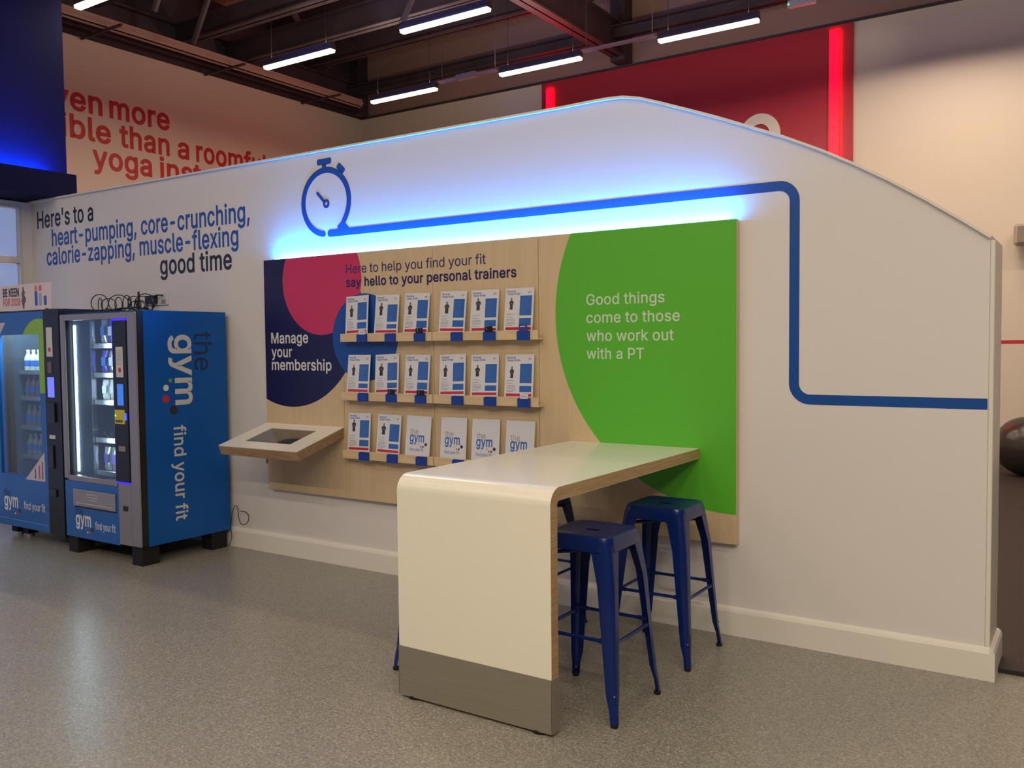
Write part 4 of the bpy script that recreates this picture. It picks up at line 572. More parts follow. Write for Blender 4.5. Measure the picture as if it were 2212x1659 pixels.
# business cards standing in the pockets
for ri, si, k, kind, lean, lab in ((0, 0, 0, 'w', 6, 'small pale business card in the first pocket of the top row'), (0, 0, 2, 'b', -6, 'black business card in the third pocket of the top row'),
        (0, 1, 1, 'b', -12, 'black business card leaning in the fifth pocket of the top row'), (0, 1, 2, 'n', -5, 'blue and white business card in the sixth pocket of the top row'),
        (1, 0, 1, 'b', 2, 'black business card with a pale line in the second pocket of the middle row'), (1, 0, 2, 'b', 0, 'black striped business card in the third pocket of the middle row'),
        (1, 1, 2, 'w', 3, 'white business card in the sixth pocket of the middle row')):
    px = PKX[si][k]; z = LZ[ri]
    bc = thing('business_card', (px, -0.117, z+0.001), lab, 'card', 'business cards in the blue pockets')
    bc.rotation_euler = (0, math.radians(lean*0.35), 0)
    hw = 0.027; hh = {'b': 0.082, 'w': 0.076, 'n': 0.090}[kind]
    B(-hw, hw, -0.004, 0.004, 0, hh).build('card_sheet', {'b': mat('black_card', (16, 14, 18), 0.35), 'w': CARDM, 'n': mat('navy_card', (60, 66, 140), 0.35)}[kind], bc)
    fb = lambda a, b, c: (a, -0.004-c, b)
    mm = {'b': GREYP, 'w': mat('peach_print', (210, 150, 130), 0.4), 'n': WVIN}[kind]
    flat('card_print', [(-0.012, hh-0.025), (-0.009, hh-0.025), (-0.009, hh-0.006), (-0.012, hh-0.006)] if kind == 'b' else [(-0.018, hh-0.016), (0.018, hh-0.016), (0.018, hh-0.010), (-0.018, hh-0.010)], fb, mm, bc, 0.0006)

# ---------------------------------------------------------------- tablet kiosk on the panel
ko = (-4.769, -0.047, 0.915)
ki = thing('tablet_kiosk', ko, 'sloping white topped wall kiosk with a dark tablet screen in a plywood case', 'kiosk')
x0, x1 = -5.160, -4.377
S0 = Vector((0, -0.047, 0.983)); SD = Vector((0, 0.438, 0.125)).normalized(); SN = Vector((0, -SD.z, SD.y)); SL = 0.4555
fk = lambda a, b, c: (a, S0.y + (b-SL)*SD.y + c*SN.y, S0.z + (b-SL)*SD.z + c*SN.z)   # b = 0 at the front edge
MB().prism([(0.0, -0.004), (SL, -0.004), (SL-0.018, -0.068), (0.0, -0.068)], lambda a, b, c: fk(c, a, b), x0, x1).build('case', mat('kiosk_ply_shaded', (168, 138, 108), 0.5, noise=((142, 112, 84), 5, (1.5, 6, 18))), ki, off=ko, bevel=0.002, bseg=1)  # ply colour darkened to put in the shade on the case front
sx0, sx1, sy0, sy1 = -5.005, -4.547, 0.106, 0.362
for a, b, c, d in ((x0, x1, 0, sy0), (x0, x1, sy1, SL), (x0, sx0, sy0, sy1), (sx1, x1, sy0, sy1)):
    MB().prism([(a, c), (b, c), (b, d), (a, d)], fk, -0.0038, 0.0012).build('bezel', LAMI, ki, off=ko)
MB().prism([(sx0, sy0), (sx1, sy0), (sx1, sy1), (sx0, sy1)], fk, -0.0038, -0.003).build('screen', mat('tablet_glass', (62, 62, 60), 0.08, coat=0.5), ki, off=ko)
B(-5.168, -5.158, -0.060, -0.048, 0.68, 0.735).build('latch', TRAYM, ki, off=ko)

# ---------------------------------------------------------------- waterfall table
to = (-2.17, -0.8, 0); X0, X1 = -2.562, -1.780; YF, YBK, ZT, R_, TH = -1.578, -0.0472, 0.985, 0.072, 0.055
tb = thing('waterfall_table', to, 'tall white laminate table with a rounded corner and steel foot, against the green circle', 'table')
def tprof(o, zb):          # outer line offset inward by o, from the panel to the floor end
    rad = R_-o
    pts = [(YBK, ZT-o)] + [(YF+R_ - rad*math.sin(math.radians(a)), ZT-R_ + rad*math.cos(math.radians(a))) for a in range(0, 91, 9)] + [(YF+o, zb)]
    return pts
def shell(o0, o1, zb, xa, xb, name, m, yend=None):
    A, Bn = tprof(o0, zb), tprof(o1, zb)
    rings = [[(xa, a[0], a[1]), (xb, a[0], a[1]), (xb, b[0], b[1]), (xa, b[0], b[1])] for a, b in zip(A, Bn)]
    return MB().loft(rings).build(name, m, tb, off=to, smooth=False)
s1 = shell(0.002, 0.053, 0.015, X0, X1, 'ply_core', PLYEDGE)
s2 = shell(0.0, 0.002, 0.015, X0, X1, 'laminate_top', LAMI); s3 = shell(0.0532, 0.055, 0.015, X0+0.001, X1-0.001, 'laminate_underside', LAMI)
for s in (s1, s2, s3):
    for p in s.data.polygons: p.use_smooth = True
    s.data.set_sharp_from_angle(angle=0.5)
m = MB().box(X0-0.002, X1+0.002, YF-0.003, YF-0.0003, 0.012, 0.230).box(X1+0.0003, X1+0.003, YF-0.003, YF+0.056, 0.012, 0.230).box(X0-0.003, X0-0.0003, YF-0.003, YF+0.056, 0.012, 0.230).box(X0, X1, YF+0.0553, YF+0.057, 0.012, 0.230)
m.build('kick_plate', STEEL, tb, off=to)
for x in (X0+0.07, X1-0.07): MB().tube([(x, YF+0.03, 0), (x, YF+0.03, 0.0148)], 0.035, 16).build('foot', RUBBER, tb, off=to)

# ---------------------------------------------------------------- blue steel stools
def stool(loc, label, rz=0):
    s = thing('bar_stool', loc, label, 'stool', 'blue metal stools at the white table')
    s.rotation_euler = (0, 0, rz)
    H = 0.752; hs = 0.155
    def rs(h, z, rad=0.05, n=8): return [(a, b, z) for a, b in rrect(-h, h, -h, h, rad, n)]
    N = len(rs(hs, H))
    def slot(k, z):
        out = []
        for (a, b, _) in rs(hs, z):
            t_ = math.atan2(b, a); out.append((0.040*k*math.cos(t_), 0.015*k*math.sin(t_), z))
        return out
    rings = [slot(1, H-0.012), slot(1.05, H-0.006), rs(0.09, H-0.004, 0.045), rs(hs-0.022, H-0.003, 0.05), rs(hs-0.010, H, 0.05), rs(hs-0.002, H-0.004, 0.05), rs(hs+0.001, H-0.014, 0.05), rs(hs+0.008, H-0.062, 0.05), rs(hs+0.007, H-0.066, 0.05)]
    MB().loft(rings, cap=False).build('seat', STOOLB, s, smooth=True, solid=0.0025)
    for sx in (-1, 1):
        for sy in (-1, 1):
            rings = []
            for z, c, wd in ((H-0.03, hs+0.001, 0.088), (H-0.10, hs+0.012, 0.078), (0.55, hs+0.026, 0.064), (0.33, hs+0.040, 0.052), (0.12, hs+0.054, 0.040), (0.06, hs+0.060, 0.028), (0.011, hs+0.064, 0.026)):
                rc = min(0.032, wd*0.55); out = [(c-wd, c)]; t_ = 0.003
                out += [(c-rc+rc*math.sin(math.radians(a)), c-rc+rc*math.cos(math.radians(a))) for a in range(0, 91, 15)] + [(c, c-wd)]
                inn = [(c-t_, c-wd)] + [(c-rc+(rc-t_)*math.sin(math.radians(a)), c-rc+(rc-t_)*math.cos(math.radians(a))) for a in range(90, -1, -15)] + [(c-wd, c-t_)]
                rings.append([(sx*a, sy*b, z) for a, b in out+inn])
            lg = MB().loft(rings).build('leg', STOOLB, s, smooth=True)
            c = hs+0.064
            MB().prism(rrect(sx*c-0.027 if sx > 0 else -c-0.001, sx*c+0.001 if sx > 0 else -c+0.027, sy*c-0.027 if sy > 0 else -c-0.001, sy*c+0.001 if sy > 0 else -c+0.027, 0.010, 3), lambda a, b, q: (a, b, q), 0, 0.014).build('rubber_foot', RUBBER, lg)
            for rz_, rr_ in ((0.040, 0.004), (0.125, 0.0045)):
                d = hs+0.056-0.009 if rz_ > .1 else hs+0.060-0.008
                MB().tube([(sx*d, sy*d, rz_), (sx*(d+0.0035), sy*(d+0.0035), rz_)], rr_, 8).build('rivet', mat('chrome', (200, 200, 205), 0.15, 1.0), lg)
    c = hs+0.034
    for a, b in (((-c, -c), (c, -c)), ((c, -c), (c, c)), ((c, c), (-c, c)), ((-c, c), (-c, -c))):
        zz = 0.335 if a[1] == b[1] else 0.322
        dx, dy = (0.018, 0) if a[1] == b[1] else (0, 0.018)
        A = Vector((a[0]+math.copysign(dx, b[0]-a[0]), a[1]+math.copysign(dy, b[1]-a[1]), zz)); D = Vector((b[0]-math.copysign(dx, b[0]-a[0]), b[1]-math.copysign(dy, b[1]-a[1]), zz))
        ins = 0.006
        A = Vector((A.x-math.copysign(ins, A.x)*(1 if dy else 0), A.y-math.copysign(ins, A.y)*(1 if dx else 0), zz)); D = Vector((D.x-math.copysign(ins, D.x)*(1 if dy else 0), D.y-math.copysign(ins, D.y)*(1 if dx else 0), zz))
        MB().tube([A, A.lerp(D, 0.12), A.lerp(D, 0.14), A.lerp(D, 0.86), A.lerp(D, 0.88), D], [0.0105, 0.0105, 0.0078, 0.0078, 0.0105, 0.0105], 8).build('foot_rail', STOOLB, s, smooth=True)
    for q in (1, -1):
        MB().tube([(-hs, -hs*q, H-0.092), (hs, hs*q, H-0.092)], 0.009, 6).build('cross_brace', STOOLB, s)
    return s
s0 = stool((-1.822, -1.155, 0), 'blue metal stool nearest the steel foot of the white table, on the green side')
dup(s0, (-1.815, -0.415, 0), 0.0, 'blue metal stool against the green circle, behind the nearer green-side stool')
dup(s0, (-2.585, -1.135, 0), 0.0, 'blue metal stool mostly hidden behind the white table front')
dup(s0, (-2.585, -0.440, 0), 0.0, 'blue metal stool under the table by the card ledges, seen past the table leg')
for o in [q for q in C.objects if q.name.startswith('bar_stool.')]:
    pass

# ---------------------------------------------------------------- vending machines
def glass_mat():
    m = bpy.data.materials.new('machine_glass'); m.use_nodes = True; nt = m.node_tree
    for nn in list(nt.nodes):
        if nn.type != 'OUTPUT_MATERIAL': nt.nodes.remove(nn)
    out = nt.nodes['Material Output']; tr = nt.nodes.new('ShaderNodeBsdfTransparent'); tr.inputs[0].default_value = (0.86, 0.92, 0.94, 1)
    gl = nt.nodes.new('ShaderNodeBsdfGlossy'); gl.inputs['Roughness'].default_value = 0.03; gl.inputs[0].default_value = (0.9, 0.95, 1, 1)
    fr = nt.nodes.new('ShaderNodeLayerWeight'); fr.inputs[0].default_value = 0.3; pw = nt.nodes.new('ShaderNodeMath'); pw.operation = 'POWER'; pw.inputs[1].default_value = 2.5
    ad = nt.nodes.new('ShaderNodeMath'); ad.operation = 'MULTIPLY_ADD'; ad.inputs[1].default_value = 0.7; ad.inputs[2].default_value = 0.05; mx = nt.nodes.new('ShaderNodeMixShader')
    nt.links.new(fr.outputs[1], pw.inputs[0]); nt.links.new(pw.outputs[0], ad.inputs[0]); nt.links.new(ad.outputs[0], mx.inputs[0]); nt.links.new(tr.outputs[0], mx.inputs[1]); nt.links.new(gl.outputs[0], mx.inputs[2]); nt.links.new(mx.outputs[0], out.inputs[0])
    return m
GLASS = glass_mat()
MBLUE = mat('machine_blue', (14, 92, 170), 0.3, coat=0.2); MSIDE = mat('machine_side_blue', (0, 88, 172), 0.4, spec=0.3)
SILV = mat('machine_silver', (150, 144, 150), 0.35, 0.45); INTER = mat('machine_interior', (60, 68, 78), 0.35); DGREY = mat('machine_dark', (30, 32, 38), 0.35)
CHR = mat('shelf_metal', (200, 205, 212), 0.2, 0.8); WLED = mat('white_led', (240, 250, 255), 0.4, emit=(0.72, 0.92, 1.0), es=45)
FLAP = mat('flap_grey', (140, 136, 148), 0.4)
vo = (-6.09, -0.42, 0)
v1 = thing('vending_machine', vo, 'silver framed snack vending machine with a blue side lettered find your fit', 'vending machine', 'vending machines')
def P1(name, m, *a, parent=None, bevel=0.0): 
    o = B(*a).build(name, m, parent or v1, off=vo, bevel=bevel, bseg=2); return o
side = P1('side_panel', MSIDE, -5.630, -5.610, -0.744, -0.040, 0.135, 1.812, bevel=0.002)
P1('side_panel', MSIDE, -6.565, -6.545, -0.744, -0.040, 0.135, 1.812)
P1('back_panel', DGREY, -6.545, -5.630, -0.060, -0.040, 0.135, 1.812)
P1('top_panel', MSIDE, -6.545, -5.630, -0.744, -0.060, 1.790, 1.812); P1('base_panel', DGREY, -6.545, -5.630, -0.744, -0.060, 0.135, 0.160)
P1('inner_wall', INTER, -6.545, -6.510, -0.735, -0.100, 0.50, 1.788); P1('inner_wall', INTER, -5.900, -5.860, -0.735, -0.100, 0.50, 1.788)
P1('inner_wall', DGREY, -6.510, -5.900, -0.12, -0.100, 0.50, 1.788); P1('inner_floor', DGREY, -6.510, -5.900, -0.735, -0.12, 0.50, 0.53)
P1('door_core', BLACK, -5.700, -5.612, -0.790, -0.745, 0.138, 1.805); P1('door_core', BLACK, -6.563, -6.512, -0.790, -0.745, 0.138, 1.805)
P1('door_core', BLACK, -5.900, -5.702, -0.790, -0.745, 0.138, 1.805); P1('door_core', BLACK, -6.510, -5.902, -0.790, -0.745, 1.755, 1.805); P1('door_core', BLACK, -6.510, -5.902, -0.790, -0.745, 0.138, 0.590)
P1('door_frame', SILV, -6.567, -6.512, -0.804, -0.7905, 0.565, 1.800, bevel=0.003); P1('door_frame', SILV, -6.5115, -5.7165, -0.804, -0.7905, 1.756, 1.800, bevel=0.003)
P1('door_frame', SILV, -5.716, -5.612, -0.806, -0.7905, 0.137, 1.800, bevel=0.008); P1('door_frame', SILV, -6.5115, -5.887, -0.804, -0.7905, 0.552, 0.592, bevel=0.003)
P1('door_frame', SILV, -5.872, -5.7165, -0.804, -0.7905, 0.137, 0.584, bevel=0.002)
P1('kick_panel', MBLUE, -6.565, -5.873, -0.803, -0.7905, 0.125, 0.551, bevel=0.003)
P1('glass_pane', GLASS, -6.5115, -5.888, -0.782, -0.776, 0.593, 1.7555)
# control column
cp = P1('control_panel', BLACK, -5.886, -5.7175, -0.812, -0.7905, 0.592, 1.742, bevel=0.004)
BL2 = mat('violet_led', (30, 10, 255), 0.4, emit=(0.03, 0.01, 1.0), es=2.2)
P1('edge_light', BL2, -5.888, -5.722, -0.806, -0.792, 1.7425, 1.7550, parent=v1); P1('edge_light', BL2, -5.884, -5.722, -0.806, -0.792, 0.578, 0.5910, parent=v1)
P1('edge_light', BL2, -5.895, -5.8885, -0.806, -0.792, 1.45, 1.740, parent=v1)
P1('price_label', mat('label_paper', (206, 204, 200), 0.5), -5.838, -5.756, -0.815, -0.8125, 1.340, 1.556)
flat('label_mark', circle(-5.795, 1.392, 0.018, 16), PY(-0.815), REDVIN, v1, 0.0008, vo)
m = MB()
for q in range(9): m.prism([(-5.828, 1.43+q*0.012), (-5.768, 1.43+q*0.012), (-5.768, 1.434+q*0.012), (-5.828, 1.434+q*0.012)], PY(-0.815), 0, 0.0006)
m.build('label_lines', GREYP, v1, off=vo)
P1('display', mat('blue_screen', (50, 110, 220), 0.3, emit=(0.06, 0.22, 0.85), es=0.55), -5.834, -5.762, -0.815, -0.8125, 1.140, 1.292)
P1('sticker', mat('yellow_sticker', (206, 190, 40), 0.5), -5.872, -5.752, -0.815, -0.8125, 1.008, 1.108)
P1('status_light', mat('green_led', (20, 200, 60), 0.4), -5.866, -5.858, -0.818, -0.8155, 1.06, 1.072)
P1('status_light', mat('blue_dot', (20, 40, 255), 0.4, emit=(0.02, 0.05, 1.0), es=4), -5.745, -5.733, -0.82, -0.8125, 1.035, 1.085)
m = MB()
for q in range(4): m.prism([(-5.862+q*0.022, 1.018), (-5.846+q*0.022, 1.018), (-5.846+q*0.022, 1.036), (-5.862+q*0.022, 1.036)], PY(-0.815), 0, 0.0006)
m.build('sticker_lines', INK, v1, off=vo)
P1('coin_slot', STEEL, -5.835, -5.752, -0.817, -0.8125, 0.812, 0.850, bevel=0.002)
P1('door_lock', BLACK, -5.815, -5.760, -0.808, -0.8045, 0.384, 0.420, bevel=0.002)
# delivery flap with ribs
P1('delivery_flap', FLAP, -6.440, -5.905, -0.816, -0.8035, 0.368, 0.495, bevel=0.005)
P1('flap_shadow_gap', BLACK, -6.436, -5.900, -0.8045, -0.8031, 0.355, 0.3675)
m = MB()
for q in range(3): m.box(-6.26+q*0.012, -6.10-q*0.012, -0.8185, -0.816, 0.460-q*0.020, 0.467-q*0.020)
m.box(-6.400, -5.935, -0.8185, -0.816, 0.388, 0.396)
m.build('flap_rib', mat('flap_pale', (176, 172, 182), 0.35), v1, off=vo)
for x in (-6.50, -5.69):
    for y in (-0.72, -0.13):
        P1('foot', RUBBER, x-0.06, x+0.06, y-0.07, y+0.07, 0, 0.1345, bevel=0.004)
ft = PY(-0.803)
lettering('gym', ft, -6.432, -6.232, 0.222, 0.098, WVIN, v1, 0.02, vo, h=0.001); lettering('the', ft, -6.436, -6.33, 0.300, 0.06, mat('dark_blue_vinyl', (10, 50, 110), 0.4), v1, 0.0, vo, h=0.001)
dots(ft, -6.432, 0.222, 0.190, v1, vo, WVIN)
lettering('find your fit', ft, -6.178, -5.922, 0.212, 0.055, WVIN, v1, 0.008, vo, h=0.001)
# lettering down the side, reading downwards
fs = lambda a, b, c: (-5.610+c, b, -a)
lettering('gym', fs, -1.640, -1.128, -0.495, 0.178, mat('side_white_vinyl', (205, 205, 205), 0.4), v1, 0.02, vo, h=0.001)
lettering('the', fs, -1.664, -1.372, -0.330, 0.160, mat('side_dark_vinyl', (14, 38, 84), 0.4), v1, 0.0, vo, h=0.001)
lettering('find your fit', fs, -0.980, -0.283, -0.520, 0.098, mat('side_white_vinyl', (205, 205, 205), 0.4), v1, 0.014, vo, h=0.001)
for zz, yy, rd, mm in ((1.309, -0.538, 0.015, mat('lime_vinyl', (120, 160, 40), 0.4)), (1.257, -0.576, 0.023, WVIN), (1.177, -0.578, 0.029, REDVIN), (1.093, -0.518, 0.034, INK)):
    flat('logo_dot', circle(-zz, yy, rd, 20), fs, mm, v1, 0.001, vo)
# inside: lit strip, shelves, spirals
P1('light_tube', WLED, -6.508, -6.500, -0.728, -0.718, 0.61, 1.72)
P1('reflector', CHR, -6.5095, -6.506, -0.600, -0.560, 0.55, 1.76)
SHZ = (1.573, 1.348, 1.139, 0.847, 0.592)
for z in SHZ:
    P1('shelf', INTER, -6.498, -5.905, -0.575, -0.15, z-0.012, z)
    P1('shelf_front', CHR, -6.498, -5.905, -0.588, -0.576, z-0.028, z+0.012, bevel=0.003)
    for x in (-6.44, -6.34, -6.24, -6.14):
        pts = [(x+0.028*math.cos(a*0.9), -0.57+a*0.0125, z+0.034+0.028*math.sin(a*0.9)) for a in range(0, 30)]
        MB().tube(pts, 0.0022, 4).build('spiral', CHR, v1, off=vo)
def packet(loc, label, m1, m2, hh, name='snack_packet', grp='snack packets in the silver framed machine'):
    p = thing(name, loc, label, 'snack', grp)
    rings = []
    for i in range(9):
        t_ = i/8; z = 0.005+t_*(hh-0.005); th = 0.018*math.sin(PI*min(max(t_, 0.03), 0.97))**0.6; wv = 0.042*(1+0.05*math.sin(t_*9))
        rings.append([(wv*math.cos(a)*1.0, th*math.sin(a), z) for a in [2*PI*k/12 for k in range(12)]])
    MB().loft(rings).build('wrapper', m1, p, smooth=True)
    MB().prism([(-0.026, hh*0.35), (0.026, hh*0.35), (0.030, hh*0.72), (-0.028, hh*0.70)], lambda a, b, c: (a, -c, b), 0.0195, 0.0205).build('wrapper_label', m2, p)
    return p
PKM = [mat('silver_foil', (208, 212, 222), 0.25, 0.6), mat('violet_foil', (96, 84, 190), 0.3, 0.3), mat('blue_foil', (60, 120, 210), 0.3, 0.3), mat('white_foil', (236, 240, 246), 0.35)]
shn = ['top', 'second', 'third', None, 'lowest']
for si_, (z, hh) in enumerate(zip(SHZ, (0.195, 0.18, 0.165, 0, 0.19))):
    if not hh: continue
    for k in range(3):
        if si_ == 4: a, b = PKM[0], PKM[1]
        elif si_ == 2: a, b = PKM[3], PKM[3]
        else: a, b = PKM[(k+si_) % 2], PKM[2 if k == 0 else 3]
        packet((-6.415+0.092*k, -0.535+0.004*k, z+0.001), f'shiny snack packet, {ordn[k]} from the lit tube on the {shn[si_]} shelf', a, b, hh)
# tangle of cables on top
cb = thing('cable_tangle', (-6.03, -0.60, 1.812), 'messy tangle of black cables on top of the silver framed vending machine', 'cable')
random.seed(4)
for q in range(14):
    cxq = -0.30+q*0.043; cyq = random.uniform(-0.06, 0.12); rx = random.uniform(0.05, 0.085); rz_ = random.uniform(0.045, 0.068)*(1.0 if q < 10 else 0.65); rot_ = random.uniform(-0.5, 0.9); pts = []
    for i in range(25):
        a = 2*PI*i/24*1.15 + q; lx = rx*math.cos(a); pts.append((cxq+lx*math.cos(rot_), cyq+lx*math.sin(rot_), 0.006+rz_*(1+math.sin(a))))
    MB().tube(pts, 0.0036, 6, cap=False).build('cable', BLACK, cb, smooth=True)
pts = [(-0.33+0.045*i, 0.05*math.sin(i*1.7), 0.012+0.02*abs(math.sin(i*2.1))) for i in range(15)]
MB().tube(pts, 0.007, 6).build('cable', BLACK, cb, smooth=True)
MB().tube([(0.13, 0.02, 0.002), (0.13, 0.02, 0.145)], 0.008, 8).build('aerial', BLACK, cb)
sk_ = thing('wall_socket', (-6.47, 0.0, 1.94), 'white wall socket with black plug adaptors above the silver framed machine', 'socket')
B(-0.16, 0.11, -0.012, 0, -0.045, 0.06).build('faceplate', mat('white_plastic', (215, 215, 210), 0.4), sk_, bevel=0.003)
B(-0.13, -0.02, -0.06, -0.0125, -0.03, 0.035).build('plug_adaptor', BLACK, sk_, bevel=0.005)
B(0.03, 0.08, -0.018, -0.0125, -0.03, 0.0).build('switch', mat('grey_box', (150, 140, 138), 0.5), sk_)
MB().tube([(-0.10, -0.05, -0.03), (-0.10, -0.06, -0.09), (-0.13, -0.09, -0.122)], 0.004, 6).build('cable', BLACK, sk_)
MB().tube([(-0.04, -0.05, -0.03), (-0.03, -0.06, -0.09), (-0.04, -0.07, -0.122)], 0.004, 6).build('cable', BLACK, sk_)
MB().tube([(-0.04, -0.055, 0.02), (0.02, -0.05, 0.035), (0.06, -0.02, 0.035)], 0.005, 6).build('cable', BLACK, sk_)
lc = thing('mains_cable', (-5.58, -0.05, 0), 'thin black cable looping out beside the foot of the blue machine side', 'cable')
pts = [(-0.04, 0.0, 0.01), (0.0, -0.005, 0.08), (-0.01, -0.005, 0.16), (0.0, 0.0, 0.25), (0.03, 0.01, 0.325), (0.055, 0.015, 0.30), (0.06, 0.015, 0.24), (0.085, 0.015, 0.19), (0.12, 0.015, 0.185), (0.165, 0.015, 0.21), (0.175, 0.015, 0.26), (0.14, 0.018, 0.285), (0.06, 0.02, 0.285)]
cu = []
for i in range(len(pts)-1):
    p0, p1, p2, p3 = [Vector(pts[min(max(i+k, 0), len(pts)-1)]) for k in (-1, 0, 1, 2)]
    for t_ in (0, .25, .5, .75):
        cu.append(0.5*((2*p1)+(-p0+p2)*t_+(2*p0-5*p1+4*p2-p3)*t_*t_+(-p0+3*p1-3*p2+p3)*t_**3))
MB().tube(cu, 0.0028, 6).build('cable', BLACK, lc, smooth=True)

# second machine
vp = (-7.11, -0.42, 0)
v2 = thing('vending_machine', vp, 'blue wrapped drinks vending machine with a lime circle and black column by the entrance', 'vending machine', 'vending machines')
def P2(name, m, *a, bevel=0.0): return B(*a).build(name, m, v2, off=vp, bevel=bevel)
P2('side_panel', DGREY, -6.640, -6.618, -0.74, -0.045, 0.10, 1.852, bevel=0.002); P2('side_panel', DGREY, -7.62, -7.598, -0.74, -0.045, 0.10, 1.852)
P2('back_panel', DGREY, -7.598, -6.640, -0.065, -0.045, 0.10, 1.852); P2('top_panel', DGREY, -7.598, -6.640, -0.74, -0.065, 1.832, 1.852); P2('base_panel', DGREY, -7.598, -6.640, -0.74, -0.065, 0.10, 0.125)
P2('control_column', BLACK, -6.836, -6.618, -0.785, -0.741, 0.10, 1.850, bevel=0.004)
P2('door_wrap', MBLUE, -7.620, -6.838, -0.782, -0.741, 1.660, 1.838, bevel=0.002); P2('door_wrap', MBLUE, -6.914, -6.838, -0.782, -0.741, 0.531, 1.6595)
P2('door_wrap', MBLUE, -7.620, -6.838, -0.782, -0.741, 0.105, 0.5305, bevel=0.002); P2('door_wrap', MBLUE, -7.620, -7.545, -0.782, -0.741, 0.531, 1.6595)
P2('glass_pane', GLASS, -7.544, -6.915, -0.770, -0.765, 0.532, 1.659)
f2 = PY(-0.782)
LIME = mat('lime_wrap', (140, 186, 40), 0.4)
gc = circle(-6.905, 1.49, 0.292, 64)
flat('lime_circle', clip(gc, -7.61, -6.839, 1.6605, 1.836), f2, LIME, v2, 0.0006, vp); flat('lime_circle', clip(gc, -6.913, -6.839, 1.0, 1.659), f2, LIME, v2, 0.0006, vp)
flat('pale_triangle', [(-7.60, 1.70), (-7.50, 1.661), (-7.40, 1.76), (-7.60, 1.76)], f2, mat('pale_wrap', (200, 190, 190), 0.4), v2, 0.0008, vp)
flat('corner_sticker', [(-7.17, 0.505), (-6.88, 0.505), (-6.88, 0.735)], f2, mat('pale_wrap', (200, 190, 190), 0.4), v2, 0.0012, vp)
for q, (xx, c_) in enumerate(((-7.02, INKBLUE), (-6.96, RDP), (-6.915, INKBLUE))): flat('bottle_print', rrect(xx-0.008, xx+0.008, 0.52, 0.60+0.03*q, 0.006, 2), f2, c_, v2, 0.0016, vp)
lettering('gym', f2, -7.515, -7.300, 0.262, 0.105, WVIN, v2, 0.02, vp, h=0.001); lettering('the', f2, -7.52, -7.42, 0.345, 0.06, mat('dark_blue_vinyl', (10, 50, 110), 0.4), v2, 0.0, vp, h=0.001)
dots(f2, -7.515, 0.262, 0.205, v2, vp, WVIN)
lettering('find your fit', f2, -7.212, -6.895, 0.262, 0.06, WVIN, v2, 0.008, vp, h=0.001)
flat('wrap_line', [(-7.60, 0.158), (-6.86, 0.158), (-6.86, 0.163), (-7.60, 0.163)], f2, mat('pale_blue_line', (90, 150, 200), 0.4), v2, 0.0008, vp)
P2('price_label', mat('label_paper', (206, 204, 200), 0.5), -6.790, -6.708, -0.789, -0.7855, 1.485, 1.710)
flat('label_mark', circle(-6.748, 1.54, 0.018, 16), PY(-0.789), REDVIN, v2, 0.0008, vp)
P2('badge', mat('bronze_badge', (110, 92, 70), 0.4), -6.785, -6.728, -0.789, -0.7855, 1.36, 1.445)
P2('display', mat('violet_screen', (110, 120, 240), 0.3, emit=(0.16, 0.20, 0.9), es=0.75), -6.792, -6.702, -0.789, -0.7855, 1.172, 1.328)
P2('status_light', mat('green_led_lit', (20, 200, 60), 0.4, emit=(0.1, 1.0, 0.3), es=2.0), -6.80, -6.775, -0.792, -0.7855, 1.098, 1.112)
P2('card_reader', DGREY, -6.79, -6.69, -0.80, -0.7855, 0.98, 1.13, bevel=0.004)
P2('notice', mat('label_paper', (206, 204, 200), 0.5), -6.790, -6.708, -0.788, -0.7855, 0.852, 0.880)
P2('coin_return', DGREY, -6.81, -6.73, -0.797, -0.7855, 0.62, 0.80, bevel=0.006); P2('coin_return', DGREY, -6.81, -6.71, -0.797, -0.7855, 0.40, 0.46, bevel=0.004)
for x in (-7.53, -7.36, -6.72):
    P2('foot', RUBBER, x-0.045, x+0.045, -0.70, -0.62, 0.03, 0.0995); MB().tube([(x, -0.66, 0), (x, -0.66, 0.03)], 0.03, 12).build('foot', CHR, v2, off=vp)
P2('foot', RUBBER, -7.58, -7.48, -0.16, -0.08, 0, 0.0995); P2('foot', RUBBER, -6.76, -6.66, -0.16, -0.08, 0, 0.0995)
P2('light_tube', mat('white_led_top', (240, 250, 255), 0.4, emit=(0.75, 0.95, 0.95), es=260), -7.54, -6.95, -0.700, -0.685, 1.79, 1.80)
P2('inner_wall', mat('pale_interior', (196, 206, 206), 0.5), -7.545, -6.842, -0.30, -0.28, 0.50, 1.83); P2('inner_wall', INTER, -6.912, -6.842, -0.74, -0.30, 0.50, 1.83); P2('inner_wall', INTER, -7.598, -7.5455, -0.74, -0.30, 0.50, 1.83)
SH2 = (1.36, 1.145, 0.90, 0.66)
for z in SH2: P2('shelf', INTER, -7.545, -6.912, -0.60, -0.30, z-0.012, z); 
for z in SH2: P2('shelf_front', CHR, -7.545, -6.912, -0.612, -0.601, z-0.025, z+0.01)
def bottle(loc, label, mb_, mc):
    p = thing('drink_bottle', loc, label, 'bottle', 'bottles in the blue wrapped machine')
    pr = [(0.0, 0.029), (0.01, 0.032), (0.10, 0.032), (0.125, 0.026), (0.145, 0.013), (0.160, 0.012)]
    MB().loft([[(q*math.cos(2*PI*k/14), q*math.sin(2*PI*k/14), z) for k in range(14)] for z, q in pr]).build('bottle_body', mb_, p, smooth=True)
    MB().tube([(0, 0, 0.1605), (0, 0, 0.178)], 0.014, 12).build('bottle_cap', mc, p)
    MB().loft([[(0.0327*math.cos(2*PI*k/14), 0.0327*math.sin(2*PI*k/14), z) for k in range(14)] for z in (0.04, 0.09)]).build('bottle_label', PKM[2], p, smooth=True)
    return p
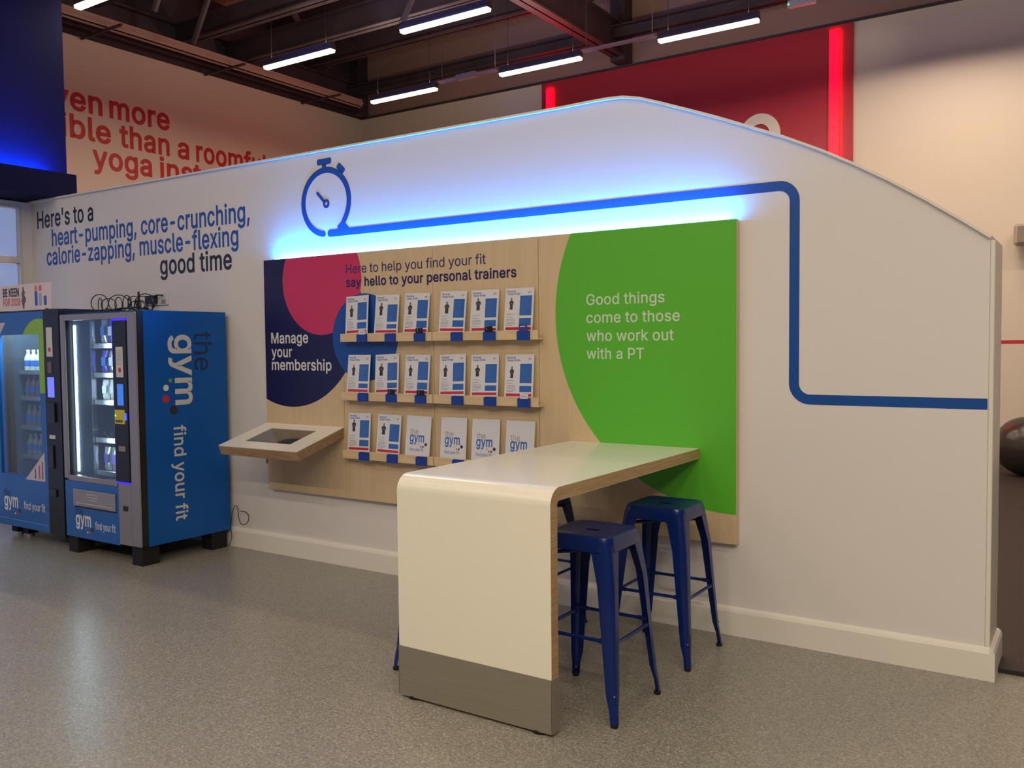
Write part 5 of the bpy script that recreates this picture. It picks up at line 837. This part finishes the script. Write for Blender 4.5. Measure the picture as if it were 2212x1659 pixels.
BM = [mat('milky_bottle', (206, 222, 220), 0.3), mat('brown_drink', (110, 96, 80), 0.25), mat('grey_drink', (110, 112, 112), 0.3), mat('clear_drink', (130, 136, 130), 0.2)]
CM = [mat('white_cap', (230, 235, 235), 0.4), mat('orange_cap', (210, 80, 50), 0.4), CHR, CHR]
for ri, z in enumerate(SH2):
    for k in range(6):
        bottle((-7.50+0.085*k, -0.555, z+0.001), f'drink bottle, {ordn[k]} from the entrance side on the {["top", "second", "third", "lowest"][ri]} shelf', BM[ri], CM[ri])
so = (-7.18, -0.765, 1.853)
sg = thing('poster_board', so, 'white be keen poster board standing on top of the blue wrapped machine', 'sign')
B(-0.44, 0.445, -0.006, 0.006, 0, 0.205).build('board_face', mat('poster_white', (222, 206, 202), 0.45), sg)
B(-0.40, -0.36, -0.006, 0.14, 0, 0.006).build('stand', TRAYM, sg); B(0.36, 0.40, -0.006, 0.14, 0, 0.006).build('stand', TRAYM, sg)
fg = lambda a, b, c: (a, -0.006-c, b)
lettering('BE KEEN', fg, -0.265, -0.02, 0.115, 0.062, INK, sg, 0.03); lettering('FOR 2018', fg, -0.265, 0.0, 0.042, 0.055, mat('coral_print', (206, 110, 100), 0.45), sg, 0.03)
flat('figure_print', [(0.04, 0.01), (0.055, 0.01), (0.06, 0.05), (0.085, 0.075), (0.08, 0.10), (0.06, 0.12), (0.075, 0.14), (0.06, 0.155), (0.055, 0.185), (0.04, 0.185), (0.035, 0.15), (0.02, 0.13), (0.03, 0.10), (0.015, 0.075)], fg, mat('brown_print', (110, 80, 74), 0.45), sg, 0.0008)
for xx, hh, mm in ((0.235, 0.12, INKBLUE), (0.295, 0.10, mat('pale_print', (170, 160, 190), 0.45)), (0.365, 0.075, INKBLUE)):
    flat('bottle_print', rrect(xx-0.020, xx+0.020, 0.03, 0.03+hh, 0.012, 3), fg, mm, sg, 0.0008)
for xx, mm in ((0.235, mat('orange_print', (222, 130, 70), 0.45)), (0.297, mat('coral_print', (206, 110, 100), 0.45))):
    flat('bottle_print', circle(xx, 0.165, 0.020, 14, 0.026), fg, mm, sg, 0.001)
